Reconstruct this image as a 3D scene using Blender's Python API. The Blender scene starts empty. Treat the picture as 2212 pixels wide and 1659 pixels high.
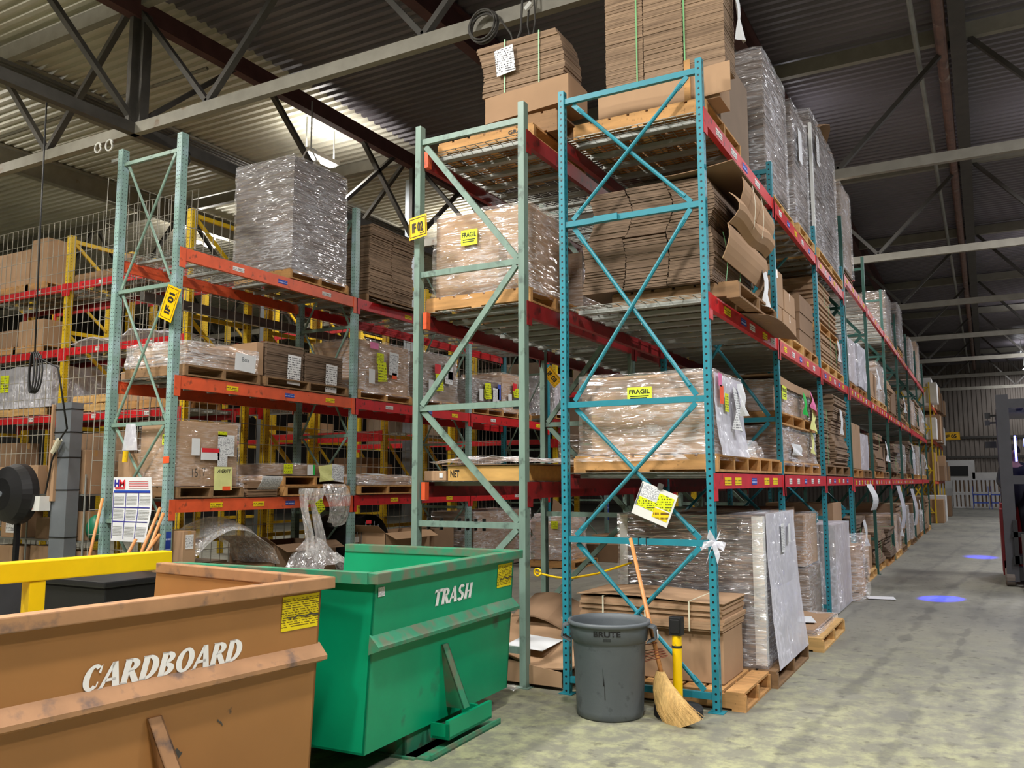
import bpy, bmesh, math, random
from mathutils import Vector, Matrix, noise
RND = random.Random(11)
S = bpy.context.scene
COL = S.collection
V3 = Vector

# ------------------------------------------------------------------ colour and materials
def lin(c):
    c = c / 255.0
    return c / 12.92 if c <= 0.04045 else ((c + 0.055) / 1.055) ** 2.4
def rgb(r, g, b):
    return (lin(r), lin(g), lin(b), 1.0)
class NT:
    def __init__(s, name):
        s.m = bpy.data.materials.new(name); s.m.use_nodes = True
        s.t = s.m.node_tree; s.b = s.t.nodes['Principled BSDF']; s.o = s.t.nodes['Material Output']
        s.tc = None
    def n(s, typ, ins=None, **kw):
        x = s.t.nodes.new('ShaderNode' + typ)
        for k, v in kw.items(): setattr(x, k, v)
        for k, v in (ins or {}).items(): s.put(x.inputs[k], v)
        return x
    def put(s, sock, v):
        if isinstance(v, bpy.types.NodeSocket): s.t.links.new(v, sock)
        else: sock.default_value = v
    def obj(s, kind='Object'):
        if not s.tc: s.tc = s.n('TexCoord')
        return s.tc.outputs[kind]
    def math(s, op, a, b=0.0, c=0.0):
        x = s.n('Math', operation=op)
        s.put(x.inputs[0], a); s.put(x.inputs[1], b); s.put(x.inputs[2], c)
        return x.outputs[0]
    def noise(s, scale, detail=3, vec=None, stretch=None, rough=.55):
        v = vec or s.obj()
        if stretch:
            v = s.n('Mapping', {'Vector': v, 'Scale': stretch}).outputs[0]
        return s.n('TexNoise', {'Vector': v, 'Scale': scale, 'Detail': detail, 'Roughness': rough}).outputs[0]
    def ramp(s, f, a, b):
        x = s.n('MapRange', {'Value': f, 'From Min': a, 'From Max': b}); x.clamp = True
        return x.outputs[0]
    def mix(s, f, a, b):
        x = s.n('MixRGB'); s.put(x.inputs[0], f); s.put(x.inputs[1], a); s.put(x.inputs[2], b)
        return x.outputs[0]
    def set(s, **kw):
        for k, v in kw.items(): s.put(s.b.inputs[k.replace('_', ' ')], v)
    def bump(s, h, strength=.3, dist=.01):
        x = s.n('Bump', {'Height': h, 'Strength': strength, 'Distance': dist})
        s.t.links.new(x.outputs[0], s.b.inputs['Normal'])
def sc(c, k):
    return (min(c[0]*k, 1), min(c[1]*k, 1), min(c[2]*k, 1), 1)
MATS = {}
def paint(name, c, rough=.45, var=.13, scale=5, wear=None, wlo=.62, whi=.68, wscale=9, metal=0, bump=0, stretch=None, spec=.5, holes=None):
    t = NT(name)
    n1 = t.noise(scale, 4, stretch=stretch)
    col = t.mix(t.ramp(n1, .3, .7), sc(c, 1-var), sc(c, 1+var))
    if wear is not None:
        n2 = t.noise(wscale, 5)
        col = t.mix(t.ramp(n2, wlo, whi), col, wear)
    if holes:                      # rows of punched holes in rack posts: (column offset, half width, half height, pitch) per face
        sx = t.n('SeparateXYZ', {'Vector': t.obj()}); nn = t.n('NewGeometry').outputs['Normal']
        ns = t.n('SeparateXYZ', {'Vector': nn})
        side = t.math('GREATER_THAN', t.math('ABSOLUTE', ns.outputs[0]), .5)
        def hole(u, off, rx, rz, p):
            du = t.math('DIVIDE', t.math('SUBTRACT', t.math('ABSOLUTE', u), off), rx)
            dz = t.math('DIVIDE', t.math('SUBTRACT', t.math('MODULO', sx.outputs[2], p), p/2), rz)
            return t.math('LESS_THAN', t.math('ADD', t.math('MULTIPLY', du, du), t.math('MULTIPLY', dz, dz)), 1.0)
        hf = hole(sx.outputs[0], *holes[0]); hs = hole(sx.outputs[1], *holes[1])
        h = t.math('ADD', t.math('MULTIPLY', hs, side), t.math('MULTIPLY', hf, t.math('SUBTRACT', 1.0, side)))
        col = t.mix(h, col, (.004, .004, .005, 1))
    t.set(Base_Color=col, Roughness=rough, Metallic=metal, Specular_IOR_Level=spec)
    if bump: t.bump(t.noise(60, 3), bump, .004)
    MATS[name] = t.m
    return t.m
HT = ((.0, .0085, .0085, .052), (.0, .007, .014, .052))
HS = ((.018, .0058, .0058, .05), (.024, .0058, .0058, .05))
paint('teal', rgb(34, 128, 144), wear=rgb(60, 110, 115), var=.1, holes=None)
paint('teal_punched', rgb(36, 130, 146), wear=rgb(60, 110, 115), var=.1, holes=HT)
paint('sage', rgb(120, 146, 132), wear=rgb(90, 108, 98), var=.1)
paint('sage_punched', rgb(128, 158, 150), wear=rgb(150, 175, 180), wlo=.5, whi=.62, wscale=3, var=.1, holes=HS)
paint('sage_plain', rgb(118, 142, 130), wear=rgb(88, 104, 96), wlo=.58, var=.12, stretch=(3, 3, .5))
paint('deep_green', rgb(38, 84, 74), var=.15)
paint('deep_green_punched', rgb(38, 84, 74), var=.15, holes=HT)
paint('orange', rgb(220, 90, 50), wear=rgb(150, 70, 45), wlo=.6, whi=.7)
paint('red', rgb(196, 28, 34), wear=rgb(110, 28, 28), wlo=.6, whi=.7)
paint('pink_red', rgb(200, 48, 58), wear=rgb(150, 45, 50), wlo=.6, whi=.7)
paint('old_red', rgb(135, 28, 30), wear=rgb(80, 24, 24), wlo=.55, whi=.7)
paint('yellow', rgb(222, 182, 20), wear=rgb(160, 125, 25), wlo=.64)
paint('yellow_punched', rgb(214, 178, 28), wear=rgb(150, 118, 25), wlo=.62, holes=HS)
paint('safety_yellow', rgb(250, 205, 0), var=.05)
paint('galvanised', rgb(150, 152, 146), rough=.5, metal=.35, var=.2, scale=3)
paint('wire', rgb(140, 140, 132), rough=.45, metal=.5)
paint('netting', rgb(150, 146, 134), rough=.6)
paint('steel', rgb(128, 134, 140), rough=.45, metal=.4, var=.15, scale=2)
paint('dark_steel', rgb(70, 67, 62), rough=.6, var=.2)
paint('red_primer', rgb(84, 52, 50), rough=.7, var=.2)
paint('grey_steel', rgb(140, 136, 124), rough=.6, var=.12, wear=rgb(110, 80, 55), wlo=.66, whi=.76, wscale=3)
paint('rusty_pipe', rgb(120, 92, 82), rough=.6, var=.3, wear=rgb(170, 160, 150), wlo=.6, wscale=2)
paint('black_rubber', rgb(34, 34, 36), rough=.75, var=.15)
paint('black_plastic', rgb(18, 18, 20), rough=.5)
paint('black_cable', rgb(24, 24, 24), rough=.6)
paint('white_paper', rgb(222, 224, 226), rough=.7, var=.04)
paint('white_plastic', rgb(225, 225, 220), rough=.4, var=.04)
paint('white_letter', rgb(242, 242, 240), rough=.5, var=.04)
paint('black_letter', rgb(14, 14, 14), rough=.6)
paint('blue_letter', rgb(40, 38, 140), rough=.6)
paint('red_letter', rgb(215, 40, 50), rough=.6)
paint('tag_yellow', rgb(238, 200, 0), rough=.5, var=.05)
paint('sign_yellow', rgb(246, 190, 0), rough=.4, var=.03)
paint('tag_blue', rgb(30, 70, 170), rough=.5, var=.05)
paint('tag_orange', rgb(245, 90, 40), rough=.6)
paint('tag_green', rgb(40, 190, 80), rough=.6)
paint('tag_pink', rgb(225, 120, 170), rough=.6)
paint('note_lime', rgb(220, 235, 60), rough=.7)
paint('note_pale', rgb(224, 226, 150), rough=.7)
paint('tape', rgb(180, 140, 90), rough=.25, var=.05)
paint('strap_green', rgb(110, 170, 110), rough=.4)
paint('strap_white', rgb(220, 215, 190), rough=.4)
paint('ply', rgb(205, 160, 90), rough=.7, var=.1, stretch=(1, 6, 6))
paint('cardboard', rgb(168, 135, 103), rough=.85, var=.07, scale=2.5)
paint('cardboard_dark', rgb(136, 108, 82), rough=.88, var=.08, scale=2.5)
paint('cardboard_grey', rgb(124, 106, 88), rough=.88, var=.08, scale=2.5)
paint('straw', rgb(196, 160, 100), rough=.85, var=.25, scale=14, stretch=(6, 6, .5))
paint('broom_wood', rgb(206, 140, 82), rough=.45, var=.12, stretch=(4, 4, .5))
paint('twine', rgb(120, 60, 40), rough=.8)
paint('bin_grey', rgb(88, 94, 98), rough=.5, var=.06, wear=rgb(70, 76, 80), wlo=.6, bump=.15)
paint('brown_steel', rgb(164, 114, 64), rough=.42, var=.07, scale=2, wear=rgb(70, 58, 52), wlo=.735, whi=.76, wscale=2.6)
paint('brown_scuffed', rgb(166, 124, 88), rough=.5, var=.14, scale=6, wear=rgb(112, 90, 78), wlo=.54, whi=.68, wscale=9)
paint('green_steel', rgb(0, 148, 102), rough=.36, var=.12, scale=2, wear=rgb(58, 84, 66), wlo=.66, whi=.76, wscale=2.2)
paint('green_scuffed', rgb(52, 132, 98), rough=.5, var=.12, wear=rgb(104, 112, 90), wlo=.46, whi=.62, wscale=8)
paint('forklift_red', rgb(128, 14, 24), rough=.35)
paint('forklift_grey', rgb(62, 62, 66), rough=.5)
paint('wheel_grey', rgb(110, 100, 92), rough=.7)
paint('cloth_black', rgb(20, 20, 23), rough=.9)
paint('skin', rgb(150, 105, 85), rough=.6)
paint('hair', rgb(25, 20, 18), rough=.8)
paint('plastic_blue', rgb(60, 90, 190), rough=.5)
paint('far_white', rgb(226, 224, 220), rough=.6, var=.05)
paint('purple_label', rgb(160, 140, 200), rough=.7)
paint('bag_green', rgb(20, 110, 80), rough=.5)
paint('pink_film', rgb(120, 118, 126), rough=.3)
paint('warn_label', rgb(236, 212, 10), rough=.4, var=.05)

def wood(name, c):
    t = NT(name)
    g = t.noise(3, 5, stretch=(14, 14, 14))
    w = t.noise(2.2, 4, stretch=(1.2, 10, 10))
    col = t.mix(t.ramp(w, .3, .72), sc(c, .72), sc(c, 1.15))
    col = t.mix(t.ramp(g, .62, .72), col, sc(c, .5))
    t.set(Base_Color=col, Roughness=.8); MATS[name] = t.m
wood('wood', rgb(190, 142, 86)); wood('wood_pale', rgb(212, 170, 108)); wood('wood_grey', rgb(140, 108, 74))

def layered(name, c, dark):
    t = NT(name)
    sx = t.n('SeparateXYZ', {'Vector': t.obj()})
    z = t.math('ADD', t.math('MULTIPLY', sx.outputs[2], 42.0), t.math('MULTIPLY', t.noise(1.5, 2), 3.0))
    band = t.noise(1.0, 2, vec=t.n('CombineXYZ', {'Z': z, 'X': t.math('MULTIPLY', sx.outputs[0], 1.5), 'Y': t.math('MULTIPLY', sx.outputs[1], 1.5)}).outputs[0])
    col = t.mix(t.ramp(band, .3, .72), dark, c)
    col = t.mix(t.math('MULTIPLY', t.ramp(t.noise(1.6, 3), .35, .65), .3), col, sc(c, 1.2))
    t.set(Base_Color=col, Roughness=.9); t.bump(band, .5, .004)
    MATS[name] = t.m
layered('layers', rgb(156, 130, 104), rgb(100, 80, 62))
layered('layers_dark', rgb(126, 104, 84), rgb(82, 66, 52))
layered('layers_grey', rgb(112, 98, 88), rgb(76, 66, 60))

def film(name, lo, hi, tint=(.82, .82, .85, 1), stretch=(1.3, 1.3, 9), scale=2.1, gloss=.2, streak=.42):
    t = NT(name)
    n1 = t.noise(scale, 5, stretch=stretch, rough=.62); n2 = t.noise(1.1, 2)
    n3 = t.noise(scale*1.5, 2.5, stretch=stretch, rough=.45); nb = t.noise(scale*.9, 1.5, stretch=stretch)
    rid = t.math('SUBTRACT', 1.0, t.math('MULTIPLY', t.math('ABSOLUTE', t.math('SUBTRACT', n3, .5)), 9.0))
    rid = t.math('MULTIPLY', t.ramp(rid, .35, 1.0), t.ramp(n2, .42, .62))
    a = t.math('ADD', t.math('MULTIPLY', t.ramp(n1, .42, .72), hi-lo), lo)
    a = t.math('ADD', a, t.math('MULTIPLY', t.ramp(n2, .5, .75), .08)); a = t.math('ADD', a, t.math('MULTIPLY', rid, streak)); a = t.math('MINIMUM', a, .97)
    nb = t.math('ADD', nb, t.math('MULTIPLY', rid, .3))
    bp = t.n('Bump', {'Height': nb, 'Strength': 1.0, 'Distance': .11}).outputs[0]
    df = t.n('BsdfDiffuse', {'Color': tint}); tr = t.n('BsdfTransparent'); gl = t.n('BsdfGlossy', {'Color': (gloss, gloss, gloss*1.02, 1), 'Roughness': .17, 'Normal': bp})
    mx = t.n('MixShader', {0: a, 1: tr.outputs[0], 2: df.outputs[0]}); ad = t.n('AddShader', {0: mx.outputs[0], 1: gl.outputs[0]})
    t.t.links.new(ad.outputs[0], t.o.inputs['Surface']); t.t.nodes.remove(t.b)
    MATS[name] = t.m
film('film', .03, .2); film('film_heavy', .10, .38, tint=(.6, .6, .63, 1), gloss=.3, streak=.5); film('film_clear', .01, .08, gloss=.1, streak=.2)
film('film_loose', .10, .4, stretch=(5, 5, 2), scale=2.6, tint=(.6, .6, .6, 1), gloss=.2)
film('film_white', .5, .62, tint=(.66, .66, .73, 1), gloss=.16, stretch=(3, 3, 2), streak=.3)

def printed(name, paper, ink, rows=16, dens=.5, margin=.08):
    t = NT(name)
    sx = t.n('SeparateXYZ', {'Vector': t.obj('Generated')})
    # the two largest generated axes are u (x or y) and z
    u = t.math('ADD', sx.outputs[0], sx.outputs[1]); z = sx.outputs[2]
    r = t.math('MULTIPLY', z, float(rows))
    line = t.math('GREATER_THAN', t.math('FRACT', r), .5)
    words = t.n('TexNoise', {'Vector': t.n('CombineXYZ', {'X': t.math('MULTIPLY', u, 9.0), 'Y': t.math('FLOOR', r)}).outputs[0], 'Scale': 1.7, 'Detail': 2.0}).outputs[0]
    k = t.math('MULTIPLY', line, t.math('GREATER_THAN', words, dens))
    for s_ in (z,):
        k = t.math('MULTIPLY', k, t.math('GREATER_THAN', s_, margin)); k = t.math('MULTIPLY', k, t.math('LESS_THAN', s_, 1-margin))
    t.set(Base_Color=t.mix(k, paper, ink), Roughness=.7); MATS[name] = t.m
printed('printed_paper', rgb(224, 226, 228), rgb(120, 122, 128), 18, .5)
printed('printed_label', rgb(228, 228, 228), rgb(84, 84, 88), 13, .5)
printed('printed_yellow', rgb(236, 206, 0), rgb(110, 80, 10), 3, .46, .2)
printed('printed_white_tag', rgb(228, 224, 220), rgb(90, 90, 94), 3, .46, .2)
printed('printed_blue_tag', rgb(28, 64, 160), rgb(190, 205, 240), 2, .47, .2)
printed('printed_warning', rgb(236, 212, 10), rgb(120, 96, 8), 15, .46)
printed('printed_lime', rgb(216, 226, 0), rgb(90, 94, 10), 7, .5)

def deckmat(name, c1, c2, metal, rough):
    t = NT(name)
    n1 = t.noise(.35, 4); n2 = t.noise(2.5, 4, stretch=(.3, 1, 1))
    col = t.mix(t.ramp(n1, .35, .65), c1, c2)
    col = t.mix(t.math('MULTIPLY', t.ramp(n2, .5, .7), .4), col, sc(c2, .7))
    t.set(Base_Color=col, Roughness=rough, Metallic=metal); MATS[name] = t.m
deckmat('roof_dark', rgb(102, 96, 102), rgb(120, 114, 120), .15, .42)
deckmat('roof_pale', rgb(206, 202, 186), rgb(186, 180, 164), .0, .5)
deckmat('wall_sheet', rgb(120, 112, 104), rgb(140, 130, 120), .1, .6)
deckmat('wall_dark', rgb(60, 57, 54), rgb(76, 72, 68), .0, .8)

def floormat():
    t = NT('concrete')
    c = t.obj()
    n1 = t.noise(.55, 5); n2 = t.noise(2.6, 6); n3 = t.noise(9, 5); n4 = t.noise(1.1, 4, stretch=(2.4, .5, 1)); n5 = t.noise(40, 3)
    sx = t.n('SeparateXYZ', {'Vector': c})
    col = t.mix(t.ramp(n1, .35, .65), rgb(144, 142, 128), rgb(126, 125, 116))
    green = t.mix(t.ramp(t.noise(5.5, 7, rough=.7), .44, .6), rgb(128, 127, 110), rgb(164, 164, 126))      # worn pale green coating near the rack ends
    near = t.ramp(t.math('ADD', sx.outputs[1], t.math('MULTIPLY', n1, 3.0)), 12.0, 6.0)
    col = t.mix(near, col, green)
    col = t.mix(t.math('MULTIPLY', t.ramp(n4, .5, .66), .5), col, rgb(96, 96, 92))
    col = t.mix(t.math('MULTIPLY', t.ramp(n3, .58, .68), .6), col, rgb(84, 82, 74))
    col = t.mix(t.math('MULTIPLY', t.ramp(n5, .5, .8), .25), col, rgb(100, 96, 84))
    # dark tyre tracks along the aisle
    x = t.math('ADD', t.math('SUBTRACT', sx.outputs[0], t.math('MULTIPLY', sx.outputs[1], .085)), t.math('MULTIPLY', t.noise(.06, 1), 1.2))
    for cx, w, k in ((-1.95, .05, .3), (-1.15, .06, .4), (-.62, .035, .35), (-.1, .08, .3), (.8, .12, .3), (1.5, .2, .25)):
        d = t.math('ABSOLUTE', t.math('SUBTRACT', x, cx))
        d = t.math('ADD', d, t.math('MULTIPLY', t.math('SUBTRACT', n2, .5), .35))
        col = t.mix(t.math('MULTIPLY', t.ramp(d, w, w*.3), k), col, rgb(74, 74, 72))
    t.set(Base_Color=col, Roughness=t.math('ADD', .42, t.math('MULTIPLY', n2, .35)))
    t.bump(n3, .12, .01)
    MATS['concrete'] = t.m
floormat()
def emit(name, c, k):
    t = NT(name); t.set(Base_Color=(0.8, .8, .8, 1), Emission_Color=c, Emission_Strength=k); MATS[name] = t.m
emit('lamp_glow', (1, .93, .82, 1), 14); emit('blue_led', (.1, .12, 1, 1), 12)
M = MATS

# ------------------------------------------------------------------ mesh builder
WL = {}
class MB:
    def __init__(s): s.v = []; s.f = []; s.mi = []
    def quad(s, pts, m=0):
        n = len(s.v); s.v += [tuple(p) for p in pts]; s.f.append(tuple(range(n, n+len(pts)))); s.mi.append(m)
    def hexa(s, p, m=0):          # 8 corners: bottom loop ccw, top loop ccw
        n = len(s.v); s.v += [tuple(q) for q in p]
        for f in ((3, 2, 1, 0), (4, 5, 6, 7), (0, 1, 5, 4), (1, 2, 6, 5), (2, 3, 7, 6), (3, 0, 4, 7)):
            s.f.append(tuple(n+i for i in f)); s.mi.append(m)
        return s
    def box(s, x0, x1, y0, y1, z0, z1, m=0):
        return s.hexa([(x0, y0, z0), (x1, y0, z0), (x1, y1, z0), (x0, y1, z0), (x0, y0, z1), (x1, y0, z1), (x1, y1, z1), (x0, y1, z1)], m)
    def bar(s, p, q, w, h, up=(0, 0, 1), m=0):   # square bar from p to q; w sideways, h along up
        p, q, up = V3(p), V3(q), V3(up); d = (q-p).normalized()
        sd = d.cross(up)
        if sd.length < 1e-4: sd = d.cross(V3((1, 0, 0)))
        sd.normalize(); up = sd.cross(d).normalized()
        a, b = sd*w/2, up*h/2
        return s.hexa([p-a-b, p+a-b, p+a+b, p-a+b, q-a-b, q+a-b, q+a+b, q-a+b], m)
    def tube(s, pts, r, n=8, m=0, cap=True):
        pts = [V3(p) for p in pts]; rr = r if isinstance(r, (list, tuple)) else [r]*len(pts); base = len(s.v)
        last = None
        for i, p in enumerate(pts):
            d = (pts[min(i+1, len(pts)-1)]-pts[max(i-1, 0)]).normalized()
            if last is None:
                a = d.cross(V3((0, 0, 1)));
                if a.length < 1e-3: a = d.cross(V3((1, 0, 0)))
            else: a = last - d*last.dot(d)
            a.normalize(); last = a; b = d.cross(a)
            for k in range(n):
                t = 2*math.pi*k/n; s.v.append(tuple(p+a*math.cos(t)*rr[i]+b*math.sin(t)*rr[i]))
        for i in range(len(pts)-1):
            for k in range(n):
                k2 = (k+1) % n; s.f.append((base+i*n+k, base+(i+1)*n+k, base+(i+1)*n+k2, base+i*n+k2)); s.mi.append(m)
        if cap:
            s.f.append(tuple(base+k for k in range(n))); s.mi.append(m)
            s.f.append(tuple(base+(len(pts)-1)*n+k for k in reversed(range(n)))); s.mi.append(m)
        return s
    def lathe(s, prof, n=32, c=(0, 0), m=0):
        base = len(s.v)
        for r, z in prof:
            for k in range(n):
                t = 2*math.pi*k/n; s.v.append((c[0]+r*math.cos(t), c[1]+r*math.sin(t), z))
        for i in range(len(prof)-1):
            for k in range(n):
                k2 = (k+1) % n; s.f.append((base+i*n+k, base+i*n+k2, base+(i+1)*n+k2, base+(i+1)*n+k)); s.mi.append(m)
        return s
    def grid(s, fn, nu, nv, m=0):
        base = len(s.v)
        for i in range(nu+1):
            for j in range(nv+1): s.v.append(tuple(fn(i/nu, j/nv)))
        for i in range(nu):
            for j in range(nv):
                a = base+i*(nv+1)+j; s.f.append((a, a+nv+1, a+nv+2, a+1)); s.mi.append(m)
        return s
    def slab(s, fn, nu, nv, th, m=0):            # a bent sheet with thickness th (offset tuple)
        th = V3(th); s.grid(fn, nu, nv, m); s.grid(lambda u, v: V3(fn(1-u, v))+th, nu, nv, m)
        for a, b in (((0, 0), (1, 0)), ((1, 1), (0, 1))):
            n = nu
            P = [V3(fn(a[0]+(b[0]-a[0])*i/n, a[1])) for i in range(n+1)]
            for i in range(n): s.quad([P[i], P[i+1], P[i+1]+th, P[i]+th], m)
        for a, b in (((0, 1), (0, 0)), ((1, 0), (1, 1))):
            P = [V3(fn(a[0], a[1]+(b[1]-a[1])*i/nv)) for i in range(nv+1)]
            for i in range(nv): s.quad([P[i], P[i+1], P[i+1]+th, P[i]+th], m)
        return s
    def build(s, name, mats, parent=None, loc=(0, 0, 0), bevel=0, smooth=False, label=None):
        if isinstance(mats, str): mats = [mats]
        o = V3(loc)
        off = o if parent is None else V3(WL[parent.name])+o
        me = bpy.data.meshes.new(name)
        me.from_pydata([(v[0]-off.x, v[1]-off.y, v[2]-off.z) for v in s.v], [], s.f)
        for k in mats: me.materials.append(M[k])
        me.polygons.foreach_set('material_index', s.mi)
        if bevel:
            b = bmesh.new(); b.from_mesh(me); bmesh.ops.remove_doubles(b, verts=b.verts, dist=1e-5)
            bmesh.ops.bevel(b, geom=b.edges[:], offset=bevel, segments=2, affect='EDGES', profile=.6, clamp_overlap=True)
            b.to_mesh(me); b.free()
        if smooth: me.polygons.foreach_set('use_smooth', [True]*len(me.polygons))
        me.update()
        ob = bpy.data.objects.new(name, me); COL.objects.link(ob)
        ob.location = o
        if parent is not None: ob.parent = parent
        WL[ob.name] = tuple(off)
        if label: ob['label'] = label
        return ob
def tag(o, label, cat, group=None, kind=None):
    o['label'] = label; o['category'] = cat
    if group: o['group'] = group
    if kind: o['kind'] = kind
    return o
def struct(o, label=None):
    o['kind'] = 'structure'
    if label: o['label'] = label
    return o
def thing(name, label, cat, loc=(0, 0, 0), group=None, rz=0):
    e = bpy.data.objects.new(name, None); COL.objects.link(e); e.location = loc; e.empty_display_size = .1
    e.rotation_euler = (0, 0, rz); WL[e.name] = tuple(loc)
    return tag(e, label, cat, group)
KIDS = {}
def copy_tree(o, loc=None, label=None, group=None, parent=None):
    c = o.copy(); COL.objects.link(c); WL[c.name] = tuple(loc) if loc is not None else WL[o.name]
    if loc is not None: c.location = loc
    if parent is not None: c.parent = parent
    if label: c['label'] = label
    if group: c['group'] = group
    for ch in [x for x in list(o.children)]: copy_tree(ch, parent=c)
    return c
def letters(body, ctr, right, up, w, h, mat, parent, name='lettering', shear=0, bold=.02, ext=.0008, sp=1.0):
    cu = bpy.data.curves.new('glyphs', 'FONT'); cu.body = body; cu.size = 1; cu.offset = bold; cu.extrude = 0; cu.space_character = sp
    ob = bpy.data.objects.new('glyphs', cu); COL.objects.link(ob)
    bpy.context.view_layer.update()
    dg = bpy.context.evaluated_depsgraph_get()
    me = bpy.data.meshes.new_from_object(ob.evaluated_get(dg))
    bpy.data.objects.remove(ob); bpy.data.curves.remove(cu)
    xs = [v.co.x for v in me.vertices]; ys = [v.co.y for v in me.vertices]
    x0, x1, y0, y1 = min(xs), max(xs), min(ys), max(ys)
    right, up, ctr = V3(right).normalized(), V3(up).normalized(), V3(ctr); nor = right.cross(up)
    off = V3(WL[parent.name])
    for v in me.vertices:
        yy = (v.co.y-y0)/(y1-y0)-.5
        xx = ((v.co.x-x0)/(x1-x0)-.5)*w + shear*yy*h
        v.co = ctr+right*xx+up*yy*h+nor*ext-off
    me.name = name; me.materials.clear(); me.materials.append(M[mat])
    o = bpy.data.objects.new(name, me); COL.objects.link(o); o.parent = parent; WL[o.name] = tuple(off)
    return o
def hopper_glyphs(word):
    out = []; x0 = 0
    def ring(cx, cy, rx, ry, ix, iy, a, b, n=16):
        P = lambda r, q, t: (x0+cx+r*math.cos(t), cy+q*math.sin(t))
        for k in range(n):
            s, e = math.radians(a+(b-a)*k/n), math.radians(a+(b-a)*(k+1)/n)
            out.append([P(rx, ry, s), P(rx, ry, e), P(ix, iy, e), P(ix, iy, s)])
    def poly(*p): out.append([(x0+a, b) for a, b in p])
    def stem(a): poly((a-.03, 0), (a+.25, 0), (a+.25, 1), (a-.03, 1)); poly((a-.07, 0), (a+.29, 0), (a+.25, .06), (a-.03, .06)); poly((a-.07, 1), (a-.03, .94), (a+.25, .94), (a+.29, 1))
    for ch in word:
        w = .8
        if ch == 'C': ring(.38, .5, .38, .52, .12, .38, 50, 310); poly((.56, .68), (.67, .62), (.67, .97), (.6, .9)); poly((.58, .12), (.64, .12), (.66, .3), (.6, .32)); w = .76
        elif ch == 'A': poly((-.02, 0), (.14, 0), (.46, 1), (.30, 1)); poly((.28, 1), (.52, 1), (.84, 0), (.53, 0)); poly((.16, .24), (.62, .24), (.60, .37), (.19, .37)); poly((-.06, 0), (.2, 0), (.12, .05), (0, .05)); w = .84
        elif ch == 'R': stem(.06); ring(.28, .73, .42, .27, .15, .14, -90, 90); poly((.24, .50), (.48, .54), (.84, 0), (.54, 0)); w = .80
        elif ch == 'D': stem(.06); ring(.28, .5, .52, .5, .22, .37, -90, 90, 20); w = .84
        elif ch == 'B': stem(.06); ring(.28, .76, .38, .24, .11, .11, -90, 90); ring(.28, .27, .45, .27, .15, .135, -90, 90); w = .78
        elif ch == 'O': ring(.43, .5, .43, .52, .15, .38, 0, 360, 28); w = .9
        elif ch == 'T': poly((.23, 0), (.51, 0), (.51, 1), (.23, 1)); poly((0, .83), (.74, .83), (.76, 1), (.02, 1)); poly((0, .76), (.06, .86), (.0, .9)); poly((.70, .86), (.74, .76), (.76, .9)); poly((.2, 0), (.54, 0), (.48, .05), (.26, .05)); w = .78
        elif ch == 'S': ring(.34, .74, .32, .28, .09, .13, 25, 280); ring(.33, .27, .35, .29, .09, .13, -155, 100); w = .74
        elif ch == 'H': stem(.06); stem(.54); poly((.28, .44), (.54, .44), (.54, .55), (.28, .55)); w = .88
        x0 += w
    return out, x0
def hopper_letters(word, ctr, right, up, w, h, parent, shear):
    ps, tot = hopper_glyphs(word); right, up, ctr = V3(right), V3(up), V3(ctr); n = right.cross(up); m = MB()
    for p in ps:
        q = [ctr+right*((a/tot-.5)*w+shear*h*(b-.5))+up*(b-.5)*h+n*.002 for a, b in p]
        if (q[1]-q[0]).cross(q[2]-q[0]).dot(n) < 0: q = q[::-1]
        m.quad(q)
    return m.build('lettering', 'white_letter', parent, label='white stencilled word')
def decal(parent, name, ctr, right, up, w, h, mat, th=.002, label=None, curl=0):
    right, up, ctr = V3(right).normalized(), V3(up).normalized(), V3(ctr); nor = right.cross(up)
    m = MB()
    if curl:
        m.slab(lambda u, v: ctr+right*(u-.5)*w+up*(v-.5)*h+nor*curl*(math.sin(u*2.5+v*3.1)**2*(1-v)+.3*u*(1-v)), 5, 6, nor*.0015)
    else:
        a, b = right*w/2, up*h/2
        m.hexa([ctr-a-b, ctr+a-b, ctr+a+b, ctr-a+b, ctr-a-b+nor*th, ctr+a-b+nor*th, ctr+a+b+nor*th, ctr-a+b+nor*th])
    return m.build(name, mat, parent, label=label)
# ------------------------------------------------------------------ rack pieces
def make_frame(label, x0, x1, Y, H, post, brace, hz, diags, rod=True, pw=.05, pd=.06, group=None, bars=.045):
    r = thing('upright_frame', label, 'rack frame', (x0, Y, 0), group)
    for xa in (x0, x1-pw):
        p = MB().box(xa, xa+pw, Y, Y+pd, .004, H).build('post', post, r, loc=(xa+pw/2-x0, pd/2, 0))
        MB().box(xa-.03, xa+pw+.03, Y-.02, Y+pd+.02, 0, .006).build('foot_plate', brace, r)
    yc = Y+pd/2
    for z in hz:
        MB().box(x0+pw, x1-pw, yc-.018, yc+.018, z-bars/2, z+bars/2).build('horizontal_brace', brace, r)
    for i, (f0, z0, f1, z1) in enumerate(diags):
        a = V3((x0+pw+f0*(x1-x0-2*pw), yc-.012 if i % 2 else yc+.012, z0)); b = V3((x0+pw+f1*(x1-x0-2*pw), a.y, z1))
        m = MB()
        if rod:
            d = b-a
            m.tube([a+d*.05, a+d*.95], .016, 8)
            for s, e in ((0, .09), (.91, 1)): m.bar(a+d*s, a+d*e, .012, .038, (0, 0, 1) if abs(d.z) < d.length*.99 else (1, 0, 0))
        else: m.bar(a, b, .03, .05)
        m.build('diagonal_brace', brace, r)
    return r
def crosses(hz, last=True):
    out = []
    for a, b in zip(hz[:-1], hz[1:]): out += [(.06, a-.03, .94, b+.03), (.94, a-.03, .06, b+.03)]
    return out
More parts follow.
